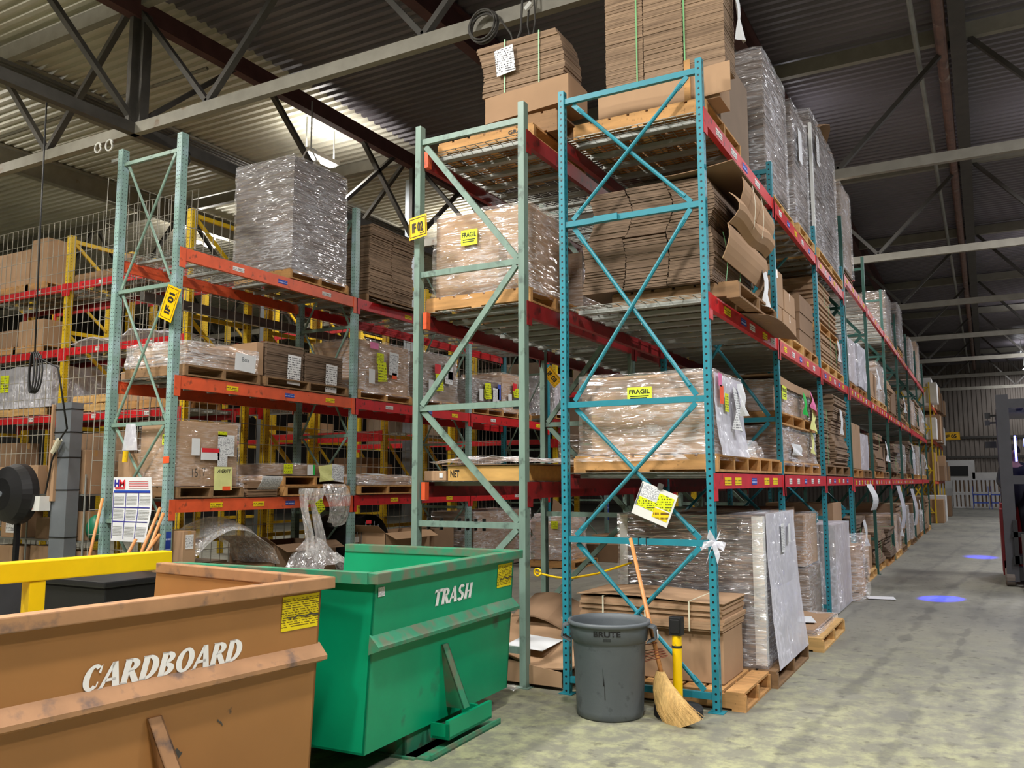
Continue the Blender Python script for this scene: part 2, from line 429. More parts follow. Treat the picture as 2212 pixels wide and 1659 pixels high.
def make_beam(label, x, y0, y1, zt, face, mat, tags=(), h=.115, group=None, conn=.2):
    r = thing('shelf_beam', label, 'shelf beam', (x, y0, zt-h), group)
    xa, xb = sorted((x, x-face*.045))
    m = MB().box(xa, xb, y0, y1, zt-h, zt-.03)
    xa2, xb2 = sorted((x, x-face*.018))
    m.box(xa2, xb2, y0, y1, zt-.03, zt)
    m.build('rail', mat, r)
    for yy in (y0, y1):
        xo = sorted((x, x+face*.007))
        a, b = (yy-.06, yy+.025) if yy == y0 else (yy-.025, yy+.06)
        MB().box(xo[0], xo[1], a, b, zt-conn, zt).build('connector', mat, r)
    for f, w, hh, mm, txt in tags:
        c = V3((x+face*.001, y0+f*(y1-y0), zt-h*.52))
        t = decal(r, 'location_tag', c, (0, face, 0), (0, 0, 1), w, hh, mm)
    return r
def xbeam(label, y, x0, x1, zt, mat, tags=(), h=.11, group=None):   # beam running along x, seen from -y
    r = thing('shelf_beam', label, 'shelf beam', (x0, y, zt-h), group)
    MB().box(x0, x1, y, y+.045, zt-h, zt-.025).box(x0, x1, y, y+.018, zt-.025, zt).build('rail', mat, r)
    for xx in (x0, x1):
        MB().box(xx-.045, xx+.045, y-.007, y, zt-.19, zt+.01).build('connector', mat, r)
    for f, w, hh, mm, txt in tags:
        decal(r, 'location_tag', (x0+f*(x1-x0), y-.001, zt-h*.5), (1, 0, 0), (0, 0, 1), w, hh, mm)
    return r
def deck_proto(w, l, name='wire_deck'):
    r = thing(name, 'deck', 'wire deck', (0, 0, 0))
    m = MB(); ny = int(l/.05); nx = int(w/.1)
    for i in range(ny+1):
        y = .006+i*(l-.012)/ny; m.box(0, w, y-.0025, y+.0025, .004, .009)
        m.box(w-.0025, w+.0025, y-.0025, y+.0025, -.045, .009)
    for i in range(nx+1):
        x = i*w/nx; m.box(x-.0025, x+.0025, 0, l, 0, .005)
    m.box(w-.003, w+.003, 0, l, -.05, -.045)
    m.build('mesh_panel', 'wire', r)
    for i in range(4):
        y = l*(i+.5)/4
        MB().box(0.05, w-.05, y-.032, y+.032, -.034, -.001).build('support_channel', 'galvanised', r)
    return r
def place_deck(proto, x, y, z, label, first=[]):
    if proto.name not in first:
        first.append(proto.name); proto.location = (x, y, z); WL[proto.name] = (x, y, z); proto['label'] = label; return proto
    return copy_tree(proto, (x, y, z), label)
TW = lambda f: (f, .19, .055, 'printed_white_tag', '')
TY = lambda f: (f, .19, .06, 'printed_yellow', '')
TB = lambda f: (f, .17, .055, 'printed_blue_tag', '')
LV = {1: 'lowest', 2: 'middle', 3: 'highest'}
NTH = ['first', 'second', 'third', 'fourth', 'fifth', 'sixth', 'seventh', 'eighth', 'ninth']

# ---- row A: teal rack at the aisle ---------------------------------------------------------
AX0, AX1 = -2.904, -1.704
AY = [6.06, 8.47, 10.96, 13.31]
AL = {1: 1.66, 2: 2.985, 3: 4.405}
hzA = [4.70, 3.66, 2.20, 1.16, .107]
protoA = make_frame('teal rack frame at the front with broom leaning on it', AX0, AX1, AY[0], 4.79, 'teal_punched', 'teal', hzA, crosses(hzA))
lab = ['second teal rack frame behind the front one, beside the big wrapped block', 'third teal rack frame along the aisle', 'fourth and last teal rack frame, touching the dark green post']
for y, l in zip(AY[1:], lab): copy_tree(protoA, (AX0, y, 0), l)
MB().box(-2.60, -2.40, 6.05, 6.065, 3.635, 3.685).build('splice_sleeve', 'teal', protoA)
for dx in (.62, .68): MB().box(AX0+dx, AX0+dx+.006, 6.07, 6.125, 1.13, 1.19).build('cable_tie', 'black_cable', protoA)
dA = deck_proto(1.14, 1.14); n_ = 0
tagsA = {1: [TY(.14), TY(.27), TB(.5), TY(.7), TY(.85)], 2: [TY(.2), TB(.42), TW(.55), TY(.76), TW(.9)], 3: [TW(.16), TW(.36), TB(.52), TW(.72)]}
for lv in (1, 2, 3):
    for b in range(3):
        y0, y1 = AY[b]+.075, AY[b+1]
        tg = tagsA[lv] if b == 0 else [((.12+.17*k), .13, .055, ('printed_white_tag', 'printed_blue_tag', 'printed_yellow')[(k+lv+b) % 3 if b == 2 else (0, 0, 1, 0, 0)[k] if lv == 1 else (k+lv) % 3], '') for k in range(5)]
        make_beam(f'{"faded pink-red" if lv==1 else "red"} aisle-side beam of the teal rack, {LV[lv]} level, {NTH[b]} bay', AX1, y0, y1, AL[lv], 1, 'pink_red' if lv == 1 else 'red', tg)
        make_beam(f'dark red rear beam of the teal rack, {LV[lv]} level, {NTH[b]} bay', AX0, y0, y1, AL[lv], -1, 'old_red')
        for k in range(2):
            place_deck(dA, AX0+.02, y0+.02+k*1.17, AL[lv]+.002, f'wire deck on the {LV[lv]} beams of the teal rack, {NTH[b]} bay, {("near", "far")[k]} half')
# ---- row A continued: taller dark green rack -----------------------------------------------
GY = [13.47, 16.2, 19.25, 22.3, 25.5, 29.0, 32.4]
GL = {1: 1.64, 2: 3.0, 3: 4.72}
hzG = [5.4, 4.2, 3.0, 1.8, .6]
protoG = make_frame('tall dark green rack frame standing right behind the last teal frame', AX0, AX1, GY[0], 5.62, 'deep_green', 'deep_green', hzG, [(.06, 5.37, .94, 4.23), (.94, 4.17, .06, 3.03), (.06, 2.97, .94, 1.83), (.94, 1.77, .06, .63)], rod=False)
for i, y in enumerate(GY[1:]): copy_tree(protoG, (AX0, y, 0), f'tall dark green rack frame down the aisle, {NTH[i+1]} from the teal rack')
dG = deck_proto(1.14, 1.32)
for lv in (1, 2, 3):
    for b in range(6):
        y0, y1 = GY[b]+.075, GY[b+1]
        tg = [((.1+.13*k), .12, .06, ('printed_yellow', 'printed_white_tag')[(k+b) % 2], '') for k in range(7)] if b < 4 else ()
        make_beam(f'faded red aisle-side beam of the dark green rack, {LV[lv]} level, {NTH[b]} bay', AX1, y0, y1, GL[lv], 1, 'pink_red', tg)
        make_beam(f'faded red rear beam of the dark green rack, {LV[lv]} level, {NTH[b]} bay', AX0, y0, y1, GL[lv], -1, 'old_red')
        for k in range(2):
            place_deck(dG, AX0+.02, y0+.02+k*(y1-y0-.04)/2, GL[lv]+.002, f'wire deck on the {LV[lv]} beams of the dark green rack, {NTH[b]} bay, {("near", "far")[k]} half')
# yellow rack at the far end of the aisle
FY = [36.5, 39.4, 42.3, 45.2]
protoY = make_frame('yellow rack frame at the far end of the aisle, nearest of four', AX0, AX1, FY[0], 5.4, 'yellow', 'yellow', [5.2, 3.6, 2.0, .4], crosses([5.2, 3.6, 2.0, .4]), rod=False)
for i, y in enumerate(FY[1:]): copy_tree(protoY, (AX0, y, 0), f'yellow rack frame at the far end of the aisle, {NTH[i+1]} of four')
for lv, z in ((1, 1.6), (2, 3.2), (3, 4.6)):
    for b in range(3): make_beam(f'orange beam of the far yellow rack, {LV[lv]} level, {NTH[b]} bay', AX1, FY[b]+.075, FY[b+1], z, 1, 'orange')

# ---- row B: grey-green rack behind the green bin (sign IF 02) ------------------------------
BX0, BX1 = -4.33, -3.225
BY = [6.06, 8.5, 10.96, 13.35]
BL = {1: 1.60, 2: 3.085, 3: 4.555}
hzB = [4.64, 3.42, 2.235, 1.25, .28]
protoB = make_frame('grey-green channel rack frame behind the green bin', BX0, BX1, BY[0], 4.79, 'sage_plain', 'sage_plain', hzB,
    [(.03, 4.60, .97, 3.45), (.97, 3.39, .03, 2.26), (.03, 2.21, .97, 1.28), (.97, 1.22, .03, .31)], rod=False, pw=.056, pd=.075, bars=.05)
for i, y in enumerate(BY[1:]): copy_tree(protoB, (BX0, y, 0), f'grey-green channel rack frame deeper in the row behind the green bin, {NTH[i+1]} from the front')
for dx in (.14, .27, .45, .53, .61, .69): MB().box(BX0+dx, BX0+dx+.008, 6.088, 6.133, 1.2, 1.3).build('cable_tie', 'black_cable', protoB)
MB().box(BX1-.12, BX1-.07, 6.085, 6.135, 2.19, 2.28).build('cable_tie', 'black_cable', protoB)
dB = deck_proto(1.04, 1.14)
for lv in (1, 2, 3):
    for b in range(3):
        y0, y1 = BY[b]+.1, BY[b+1]
        make_beam(f'dark red left-hand beam of the grey-green rack, {LV[lv]} level, {NTH[b]} bay', BX0+.01, y0, y1, BL[lv], -1, 'old_red', h=.13)
        make_beam(f'dark red right-hand beam of the grey-green rack, {LV[lv]} level, {NTH[b]} bay', BX1, y0, y1, BL[lv], 1, 'old_red', h=.13)
        for k in range(2): place_deck(dB, BX0+.03, y0+.02+k*1.16, BL[lv]+.002, f'wire deck on the {LV[lv]} beams of the grey-green rack, {NTH[b]} bay, {("near", "far")[k]} half')
    # orange beam end plates on the front frame
    MB().box(BX0+.07, BX0+.11, 6.10, 6.16, BL[lv]-.15, BL[lv]).build('beam_end', 'orange', protoB, label='orange beam end plate')

# ---- row C: rack with sign IF 01 -------------------------------------------------------------
CX0, CX1 = -9.29, -8.134
CY = [6.64, 9.87, 13.13, 16.34]
CL = {1: 1.41, 2: 2.84, 3: 4.36}
hzC = [5.56, 3.925, 2.29, 1.15, .12]
protoC = make_frame('tall pale green rack frame carrying the IF 01 sign and calendar', CX0, CX1, CY[0], 5.75, 'sage_punched', 'sage', hzC, crosses(hzC), pw=.08, pd=.1)
for i, (y, l) in enumerate(zip(CY[1:], ('second pale green rack frame from the IF 01 sign', 'third pale green rack frame from the IF 01 sign', 'teal-edged rack frame carrying the IF 03 sign'))):
    c = copy_tree(protoC, (CX0, y, 0), l)
    if i == 2:
        for ch in c.children:
            if ch.name.startswith('post'): ch.data = ch.data.copy(); ch.data.materials[0] = M['teal_punched']
b_ = MB().box(CX0-.16, CX0, 6.66, 6.72, 5.62, 5.66); b_.build('end_bracket', 'galvanised', protoC)
decal(protoC, 'guide_tag', (CX1-.03, 6.639, 1.86), (1, 0, .05), (0, 0, 1), .1, .075, 'tag_orange')
decal(protoC, 'guide_tag', (CX1+.001, 6.69, .86), (0, 1, 0), (0, 0, 1), .07, .38, 'printed_blue_tag')
dC = deck_proto(1.09, 1.58)
tagC = {3: [TW(.27), TB(.52), TW(.8)], 2: [TY(.26), TB(.58), TY(.84)], 1: [TY(.2), TY(.42), TB(.6), TY(.72)]}
tagR = {3: [TY(.4), TW(.7)], 2: [TW(.25), TB(.6), TY(.85)], 1: [TY(.3), TW(.55), TY(.8)]}
for lv in (1, 2, 3):
    for b in range(3):
        y0, y1 = CY[b]+.1, CY[b+1]; col = 'orange' if b == 0 else 'red'
        make_beam(f'{col} aisle-side beam of the IF 01 rack, {LV[lv]} level, {NTH[b]} bay', CX1, y0, y1, CL[lv], 1, col, tagC[lv] if b == 0 else tagR[lv], h=.15, conn=.24)
        make_beam(f'{col} rear beam of the IF 01 rack, {LV[lv]} level, {NTH[b]} bay', CX0, y0, y1, CL[lv], -1, col, h=.15)
        for k in range(2): place_deck(dC, CX0+.03, y0+.01+k*1.57, CL[lv]+.002, f'wire deck on the {LV[lv]} beams of the IF 01 rack, {NTH[b]} bay, {("near", "far")[k]} half')

copy_tree(protoC, (CX0, 19.55, 0), 'pale green rack frame beyond the IF 03 sign')
for x, f, w_ in ((CX1, 1, 'aisle-side'), (CX0, -1, 'rear')):
    make_beam(f'dark red {w_} beam in the bay past the IF 03 sign', x, 16.44, 19.55, 2.96, f, 'old_red', [TY(.2)], h=.15)
for k in range(2): place_deck(dC, CX0+.03, 16.45+k*1.55, 2.962, f'wire deck in the bay past the IF 03 sign, {("near", "far")[k]} half')

# ---- row D and beyond: yellow racks behind the netting ----------------------------------------
DZ = {1: 1.6, 2: 2.65, 3: 3.68, 4: 4.71}
DW = {1: 'lowest', 2: 'second', 3: 'third', 4: 'top'}
def yellow_frame(x, Y, d, H, label, proto=[]):
    if not proto:
        r = thing('upright_frame', label, 'rack frame', (x, Y, 0))
        for yy in (Y, Y+d-.09):
            MB().box(x-.05, x+.05, yy, yy+.09, .004, H).build('post', 'yellow_punched', r, loc=(0, yy+.045-Y, 0))
        for z in (H-.08, 3.95, 2.45, .8): MB().box(x-.02, x+.02, Y+.09, Y+d-.09, z-.03, z+.03).build('horizontal_brace', 'yellow', r)
        for a, b in ((H-.1, 4.0), (3.9, 2.5), (2.4, .85)):
            MB().bar((x, Y+.09, a), (x, Y+d-.09, b+.6), .03, .05).build('diagonal_brace', 'yellow', r)
        proto.append(r); return r
    return copy_tree(proto[0], (x, Y, 0), label)
yd = {8.15: 'facing row', 9.72: 'row behind it', 12.75: 'back row', 14.05: 'rearmost row'}
for Y, xs in ((8.15, (-15.25, -12.5, -9.75)), (9.72, (-15.25, -12.5, -9.78)), (12.75, (-12.6, -9.78)), (14.05, (-15.4, -12.6, -9.78)), (17.2, (-14, -11.2, -8.4, -5.6))):
    for i, x in enumerate(xs):
        yellow_frame(x, Y, 1.2 if Y < 9 else 1.05, 5.5, f'yellow rack frame behind the wire netting, {yd.get(Y, "row across the far end")}, {["leftmost", "second", "third", "fourth"][i] if x != xs[-1] else "rightmost"}')
    for i in range(len(xs)-1):
        for lv in (1, 2, 3, 4):
            if Y > 13 and lv == 4: continue
            z = DZ[lv] + (0 if Y < 9 else .12 if Y < 11 else -.1)
            for e, yy in enumerate((Y-.005, Y+1.0)):
                if e and Y > 9: continue
                xbeam(f'{"red" if Y<9 else "dark red"} beam behind the netting, {yd.get(Y, "row across the far end")}, {DW[lv]} level, {["left", "middle", "right"][i if len(xs)>3 else i*2 if len(xs)==3 else 1]} bay{", rear side" if e else ""}', yy, xs[i]+.05, xs[i+1]-.05, z, 'red' if not e else 'old_red',
                      [(.3, .1, .06, 'printed_white_tag', ''), (.75, .12, .06, 'printed_white_tag', '')] if Y < 9 and not e else ())
dD = deck_proto(1.3, 1.1)
backrow = ((9.72, -15.2, 4), (12.75, -12.55, 2), (14.05, -15.3, 4), (17.2, -13.9, 6))


for i, x in enumerate((-15.2, -13.87, -12.45, -11.12)):
    for lv in (1, 2, 3, 4):
        place_deck(dD, x, 8.15, DZ[lv]+.002, f'wire deck behind the netting, {DW[lv]} level of the facing yellow rack, {NTH[i]} from the left')
for Y, x0, n in backrow:
    for lv in (1, 2, 3):
        for k in range(n):
            place_deck(dD, x0+k*1.36, Y, DZ[lv]+(.122 if Y < 11 else -.098), f'wire deck behind the netting, {DW[lv]} level, {yd.get(Y, "row across the far end")}, {NTH[k]} from the left')
# ------------------------------------------------------------------ loads
def pallet(label, x0, x1, y0, y1, z, mat='wood', h=.13, ends=3, group=None, lip=True):
    r = thing('wooden_pallet', label, 'pallet', ((x0+x1)/2, (y0+y1)/2, z), group)
    m = MB(); n = max(4, int((x1-x0)/.15)); w = (x1-x0)/n
    for i in range(n): m.box(x0+i*w+.012, x0+(i+1)*w-.012, y0, y1, z+h-.018, z+h)
    m.build('top_deck', mat, r)
    for i in range(ends):
        y = y0+.02+(y1-y0-.04)*i/(ends-1)
        MB().box(x0, x1, y-.02, y+.02, z+.018, z+h-.018).build('stringer', mat, r)
    m = MB(); n = max(3, int((x1-x0)/.3)); g = (x1-x0-.1)/(n-1)
    for i in range(n): m.box(x0+i*g, x0+i*g+.1, y0, y1, z, z+.018)
    m.build('bottom_deck', mat, r)
    return r
def shell(parent, x0, x1, y0, y1, z0, z1, mat='film', off=.014, amp=.012, skirt=0, n=12, top=True, fr=5):
    c = V3(((x0+x1)/2, (y0+y1)/2, (z0+z1)/2))
    def d(p, flare=0):
        p = V3(p); k = noise.noise(V3((p.x*fr, p.y*fr, p.z*fr*1.7)))*amp + noise.noise(p*14)*amp*.4
        o = V3(((p.x-c.x)/(x1-x0), (p.y-c.y)/(y1-y0), max(0, (p.z-c.z))/(z1-z0)))
        if o.length > 1e-6: o.normalize()
        q = p+o*(k+amp*.6)
        if skirt and p.z < z0+.18:
            t = (1-(p.z-z0)/.18)**2; q += V3((o.x, o.y, 0))*skirt*t*(1+.6*noise.noise(p*7))
        return q
    a0, a1, b0, b1, c1 = x0-off, x1+off, y0-off, y1+off, z1+off
    m = MB()
    m.grid(lambda u, v: d((a0+(a1-a0)*u, b0, z0+(c1-z0)*v)), n, n)
    m.grid(lambda u, v: d((a1, b0+(b1-b0)*u, z0+(c1-z0)*v)), n, n)
    m.grid(lambda u, v: d((a1+(a0-a1)*u, b1, z0+(c1-z0)*v)), n, n)
    m.grid(lambda u, v: d((a0, b1+(b0-b1)*u, z0+(c1-z0)*v)), n, n)
    if top: m.grid(lambda u, v: d((a0+(a1-a0)*u, b0+(b1-b0)*v, c1)), n, n)
    return m.build('stretch_wrap', mat, parent, smooth=True, label='clear shiny stretch wrap')
def note(parent, face, x, y, z, w, h, mat='printed_paper', tilt=0, curl=0, name='paper_note'):
    if face == 'x': R_, U_ = V3((0, math.cos(tilt), math.sin(tilt))), V3((0, -math.sin(tilt), math.cos(tilt)))
    else: R_, U_ = V3((math.cos(tilt), 0, math.sin(tilt))), V3((-math.sin(tilt), 0, math.cos(tilt)))
    return decal(parent, name, (x, y, z), R_, U_, w, h, mat, curl=curl)
def fragile(parent, face, x, y, z, w=.16, h=.13):
    f = decal(parent, 'fragile_label', (x, y, z), (0, 1, 0) if face == 'x' else (1, 0, 0), (0, 0, 1), w, h, 'note_lime')
    R_ = V3((0, 1, 0)) if face == 'x' else V3((1, 0, 0)); N_ = V3((1, 0, 0)) if face == 'x' else V3((0, -1, 0))
    letters('FRAGIL', V3((x, y, z+h*.18))+N_*.0025, R_, (0, 0, 1), w*.84, h*.3, 'black_letter', f)
    m = MB(); c = V3((x, y, z-h*.14))+N_*.0026
    for k in range(2):
        a = c+V3((0, 0, -k*h*.13)); m.quad([a-R_*w*.38-V3((0, 0, .004)), a+R_*w*(.38-.08*k)-V3((0, 0, .004)), a+R_*w*(.38-.08*k)+V3((0, 0, .004)), a-R_*w*.38+V3((0, 0, .004))])
    m.build('small_print', 'black_letter', f)
    return f
def carton(label, x0, x1, y0, y1, z0, z1, mat='cardboard', tape=True, group=None, open_=False, name='cardboard_box'):
    r = thing(name, label, 'cardboard box', ((x0+x1)/2, (y0+y1)/2, z0), group)
    if open_:
        m = MB(); t = .006
        m.box(x0, x1, y0, y1, z0, z0+t).box(x0, x0+t, y0, y1, z0, z1).box(x1-t, x1, y0, y1, z0, z1).box(x0, x1, y0, y0+t, z0, z1).box(x0, x1, y1-t, y1, z0, z1)
        m.build('body', mat, r)
        f = min(.18, (x1-x0)*.4)
        MB().hexa([(x1, y0, z1-.004), (x1+f, y0+.03, z1-f*.5), (x1+f, y1-.03, z1-f*.5), (x1, y1, z1-.004), (x1, y0, z1), (x1+f, y0+.03, z1-f*.5+.005), (x1+f, y1-.03, z1-f*.5+.005), (x1, y1, z1)]).build('flap', mat, r)
        MB().hexa([(x0, y0-f, z1+f*.6), (x1, y0-f, z1+f*.6), (x1, y0, z1), (x0, y0, z1), (x0, y0-f, z1+f*.6+.005), (x1, y0-f, z1+f*.6+.005), (x1, y0, z1+.005), (x0, y0, z1+.005)]).build('flap', mat, r)
    else:
        MB().box(x0, x1, y0, y1, z0, z1).build('body', mat, r, bevel=.006)
        if tape:
            ym = (y0+y1)/2
            MB().box(x0+.01, x1+.001, ym-.025, ym+.025, z1, z1+.001).box(x1, x1+.001, ym-.025, ym+.025, z1-.09, z1).build('tape', 'tape', r)
            MB().box((x0+x1)/2-.001, (x0+x1)/2+.001, y0-.0008, y0, z0+.01, z1-.01).build('seam', 'cardboard_dark', r)
    return r
def sheets(parent, x0, x1, y0, y1, z0, z1, n, jit, mat='layers', bulge=None, name='sheets', seed=1):
    m = MB(); rr = random.Random(seed); h = (z1-z0)/n
    for i in range(n):
        t = (i+.5)/n; bx, by, sh = bulge(t) if bulge else (0, 0, 0)
        a, b, c, d = [rr.uniform(-jit, jit) for _ in range(4)]
        za, zb = z0+i*h, z0+(i+1)*h-.0008
        m.hexa([(x0+a+bx, y0+c+by, za), (x1+b+bx, y0+c+by, za+sh), (x1+b+bx, y1+d+by, za+sh), (x0+a+bx, y1+d+by, za), (x0+a+bx, y0+c+by, zb), (x1+b+bx, y0+c+by, zb+sh), (x1+b+bx, y1+d+by, zb+sh), (x0+a+bx, y1+d+by, zb)])
    return m.build(name, mat, parent)
def bundle(label, x0, x1, y0, y1, z0, z1, mat='layers', n=None, jit=.008, bulge=None, straps=(), strap_mat='strap_green', seed=1, cols=(1, 1), group=None):
    r = thing('carton_bundle', label, 'flattened cartons', ((x0+x1)/2, (y0+y1)/2, z0), group)
    n = n or max(4, int((z1-z0)/.016))
    for i in range(cols[0]):
        for j in range(cols[1]):
            xa, xb = x0+(x1-x0)*i/cols[0], x0+(x1-x0)*(i+1)/cols[0]; ya, yb = y0+(y1-y0)*j/cols[1], y0+(y1-y0)*(j+1)/cols[1]
            sheets(r, xa+.004, xb-.004, ya+.004, yb-.004, z0, z1-(.008*((i+j+seed) % 2)), n, jit, mat, bulge, seed=seed*7+i*3+j)
    for f in straps:
        if f > 0:      # strap in the plane x = const, seen on the -y side
            x = x0+(x1-x0)*f
            MB().box(x-.006, x+.006, y0-jit-.004, y1+jit+.004, z1, z1+.003).box(x-.006, x+.006, y0-jit-.004, y0-jit-.001, z0, z1).build('strap', strap_mat, r)
        else:
            y = y0+(y1-y0)*-f
            MB().box(x0-jit-.004, x1+jit+.004, y-.006, y+.006, z1, z1+.003).box(x1+jit+.001, x1+jit+.004, y-.006, y+.006, z0, z1).build('strap', strap_mat, r)
    return r
def wrapped(label, x0, x1, y0, y1, z0, z1, mat='cardboard', filmm='film', body='box', skirt=0, n=12, amp=.012, group=None, name='wrapped_load', seed=3, jit=.006, bulge=None, off=.014):
    r = thing(name, label, 'wrapped load', ((x0+x1)/2, (y0+y1)/2, z0), group)
    if body == 'box': MB().box(x0, x1, y0, y1, z0+.002, z1).build('carton', mat, r, bevel=.008)
    else: sheets(r, x0, x1, y0, y1, z0+.002, z1, max(5, int((z1-z0)/.02)), jit, mat, bulge, seed=seed)
    shell(r, x0, x1, y0, y1, z0-.05 if skirt else z0, z1, filmm, off, amp, skirt, n)
    return r
def flatfilm(label, x0, x1, y0, y1, z0, z1, mat='film_heavy', rough=.05, core='cardboard', name='wrapped_load', seed=0):   # low, lumpy film-wrapped stack of flat goods
    r = thing(name, label, 'wrapped load', ((x0+x1)/2, (y0+y1)/2, z0))
    sheets(r, x0+.03, x1-.03, y0+.03, y1-.03, z0+.002, z0+(z1-z0)*.85, 6, .02, core, seed=seed)
    shell(r, x0, x1, y0, y1, z0, z1-.03, mat, .01, rough, n=16, fr=4)
    return r
def bent(parent, name, mat, fn, nu=8, nv=8, th=(0, 0, .004), label=None):
    return MB().slab(fn, nu, nv, th).build(name, mat, parent, smooth=False, label=label)

# ---- teal rack, floor level ------------------------------------------------------------------
A = 'of the teal rack'
pallet('orange-brown pallet sticking out beside the front teal post, under the strapped cartons', -2.80, -1.55, 6.17, 6.96, 0, 'wood')
r = carton('large plain brown carton leaning under the strapped bundle behind the grey bin', -2.84, -1.74, 6.33, 6.88, .135, .50, 'cardboard', tape=False)
r = bundle('strapped bundle of flattened tan cartons behind the grey bin', -2.86, -1.72, 6.28, 6.92, .508, .72, 'cardboard', 11, .012, strap_mat='strap_white', straps=(.18, .48, .78))
bent(r, 'top_sheet', 'cardboard', lambda u, v: (-2.88+1.17*u, 6.27+.66*v, .725+.012*math.sin(u*5)))
pallet('worn pallet under the tall wrapped block with the white edge', -2.98, -1.50, 6.98, 8.30, 0, 'wood_grey')
r = wrapped('tall stretch-wrapped block with white corner boards standing at the aisle', -2.80, -1.60, 7.02, 8.26, .135, 1.31, 'layers_grey', 'film_heavy', body='layers', amp=.016, jit=.004, n=16)
for y in (7.02, 8.20):
    MB().box(-1.60, -1.582, y-.006, y+.07, .16, 1.32).box(-1.67, -1.582, y-.012, y-.004, .16, 1.32).build('corner_board', 'white_plastic', r, label='white corner board')
MB().box(-2.80, -2.73, 7.0, 7.012, .16, 1.32).build('corner_board', 'white_plastic', r)
bent(r, 'side_film', 'film_white', lambda u, v: (-1.572+.07*(1-v)*(1-v)+.012*noise.noise(V3((u*4, v*5, 1))), 7.08+1.13*u+.1*(1-v)*u, .12+1.22*v), 10, 12, (.003, 0, 0), 'whitish film over the aisle side')
note(r, 'x', -1.548, 7.60, 1.12, .13, .24, 'printed_paper'); note(r, 'x', -1.545, 7.86, 1.15, .07, .16, 'white_paper')
pallet('pallet carrying the flat white pack at the aisle edge', -2.5, -1.42, 8.62, 10.0, 0, 'wood_pale')
r = flatfilm('flat pack in clear film lying on the pallet by the aisle', -2.45, -1.5, 8.66, 9.95, .132, .20, 'film_heavy', .012)
decal(r, 'paper_note', (-1.75, 9.2, .206), (1, .3, 0), (-.3, 1, 0), .3, .4, 'white_paper')
r = wrapped('brown wrapped block on the floor behind the flat white pack, lower of two', -2.85, -1.80, 10.05, 11.9 - .98, .02, .62, 'cardboard_grey', 'film', n=10)
r = wrapped('brown wrapped carton stacked on the floor block, second bay', -2.85, -1.82, 10.05, 10.9, .65, 1.22, 'cardboard', 'film', n=10)
r = carton('long plain carton on top of the wrapped carton in the second bay', -2.8, -1.9, 8.75, 10.0, 1.18-.02, 1.32, 'cardboard_dark', tape=False)
r = wrapped('wrapped brown stack on the floor in the second bay, behind the flat pack', -2.85, -2.52, 8.7, 9.98, 0.01, 1.14, 'cardboard_grey', 'film', n=8)
r = wrapped('wrapped purple-tinged block on the floor of the third bay', -2.85, -1.66, 11.1, 12.3, .02, 1.05, 'cardboard', 'film_white', n=10)
r = flatfilm('untidy film-covered heap on the floor of the third bay', -2.7, -1.55, 12.4, 13.2, .01, .85, 'film', .05, seed=5)
decal(r, 'paper_note', (-1.35, 12.9, .012), (1, .2, 0), (-.2, 1, 0), .35, .3, 'white_paper')
carton('tan box leaning on the heap in the third bay', -2.75, -1.85, 12.42, 13.2, .9, 1.3, 'cardboard', tape=False)

# ---- teal rack, lowest beams ---------------------------------------------------------------------
z = AL[1]+.012
pallet('long new pallet under the wrapped box at the front of the teal rack', -2.86, -1.70, 6.20, 8.42, z, 'wood', ends=6)
r = wrapped('shrink-wrapped tan box at the front of the teal rack, lowest shelf', -2.80, -1.76, 6.24, 7.08, z+.135, 2.42, 'cardboard', 'film', skirt=.03, n=16, amp=.016)
MB().box(-2.80, -2.72, 6.238, 6.24, z+.14, 2.40).box(-2.80, -1.76, 6.237, 6.24, 2.31, 2.40).build('panel_edge', 'cardboard_dark', r)
fragile(r, 'y', -2.3, 6.205, 2.27, .2, .11)
sh = bent(r, 'side_film', 'film_white', lambda u, v: (-1.73+.05*(1-v)**3+.012*noise.noise(V3((u*5, v*5, 3))), 6.25+.83*u, z+.12+.62*v), 10, 10, (.003, 0, 0), 'whitish film on the aisle side')
note(r, 'x', -1.705, 6.36, 2.25, .1, .14, 'tag_orange'); note(r, 'x', -1.705, 6.33, 2.36, .09, .1, 'tag_pink'); note(r, 'x', -1.705, 6.5, 2.2, .1, .14, 'printed_lime')
note(r, 'x', -1.70, 6.72, 2.16, .13, .34, 'printed_paper', -.2, .05); note(r, 'x', -1.69, 6.86, 2.25, .17, .26, 'white_paper', .1, .05)
r = flatfilm('low pale bag on the free end of the long pallet', -2.6, -1.85, 7.4, 8.2, z+.14, z+.27, 'film_heavy', .04, core='white_plastic', seed=2)
pallet('pallet under the lower wrapped layer in the second bay of the teal rack', -2.84, -1.72, 8.62, 10.75, z, 'wood', ends=5)
r = wrapped('lower wrapped load in the second bay, beneath another pallet', -2.78, -1.78, 8.66, 10.7, z+.135, 2.14, 'cardboard_dark', 'film', skirt=.04, n=14, amp=.02)
note(r, 'x', -1.74, 10.35, 2.03, .16, .25, 'note_pale', -.2, .03); note(r, 'x', -1.74, 9.4, 1.93, .5, .12, 'white_paper', 0, .03)
pallet('pallet stacked on the lower wrapped load in the second bay', -2.84, -1.74, 8.62, 10.6, 2.165, 'wood', ends=4)
r = wrapped('upper wrapped load with a cardboard cap and paper notes in the second bay', -2.78, -1.80, 8.66, 10.5, 2.30, 2.60, 'cardboard_dark', 'film', n=14, amp=.018)
bent(r, 'cap_sheet', 'cardboard', lambda u, v: (-2.8+1.03*v, 8.6+1.95*u, 2.66-.02*math.sin(u*3)), 8, 4, (0, 0, .006), 'tan cardboard cap')
bent(r, 'cap_sheet', 'cardboard', lambda u, v: (-1.765, 8.6+1.9*u, 2.58+.085*v-.02*math.sin(u*3)), 8, 2, (.005, 0, 0))
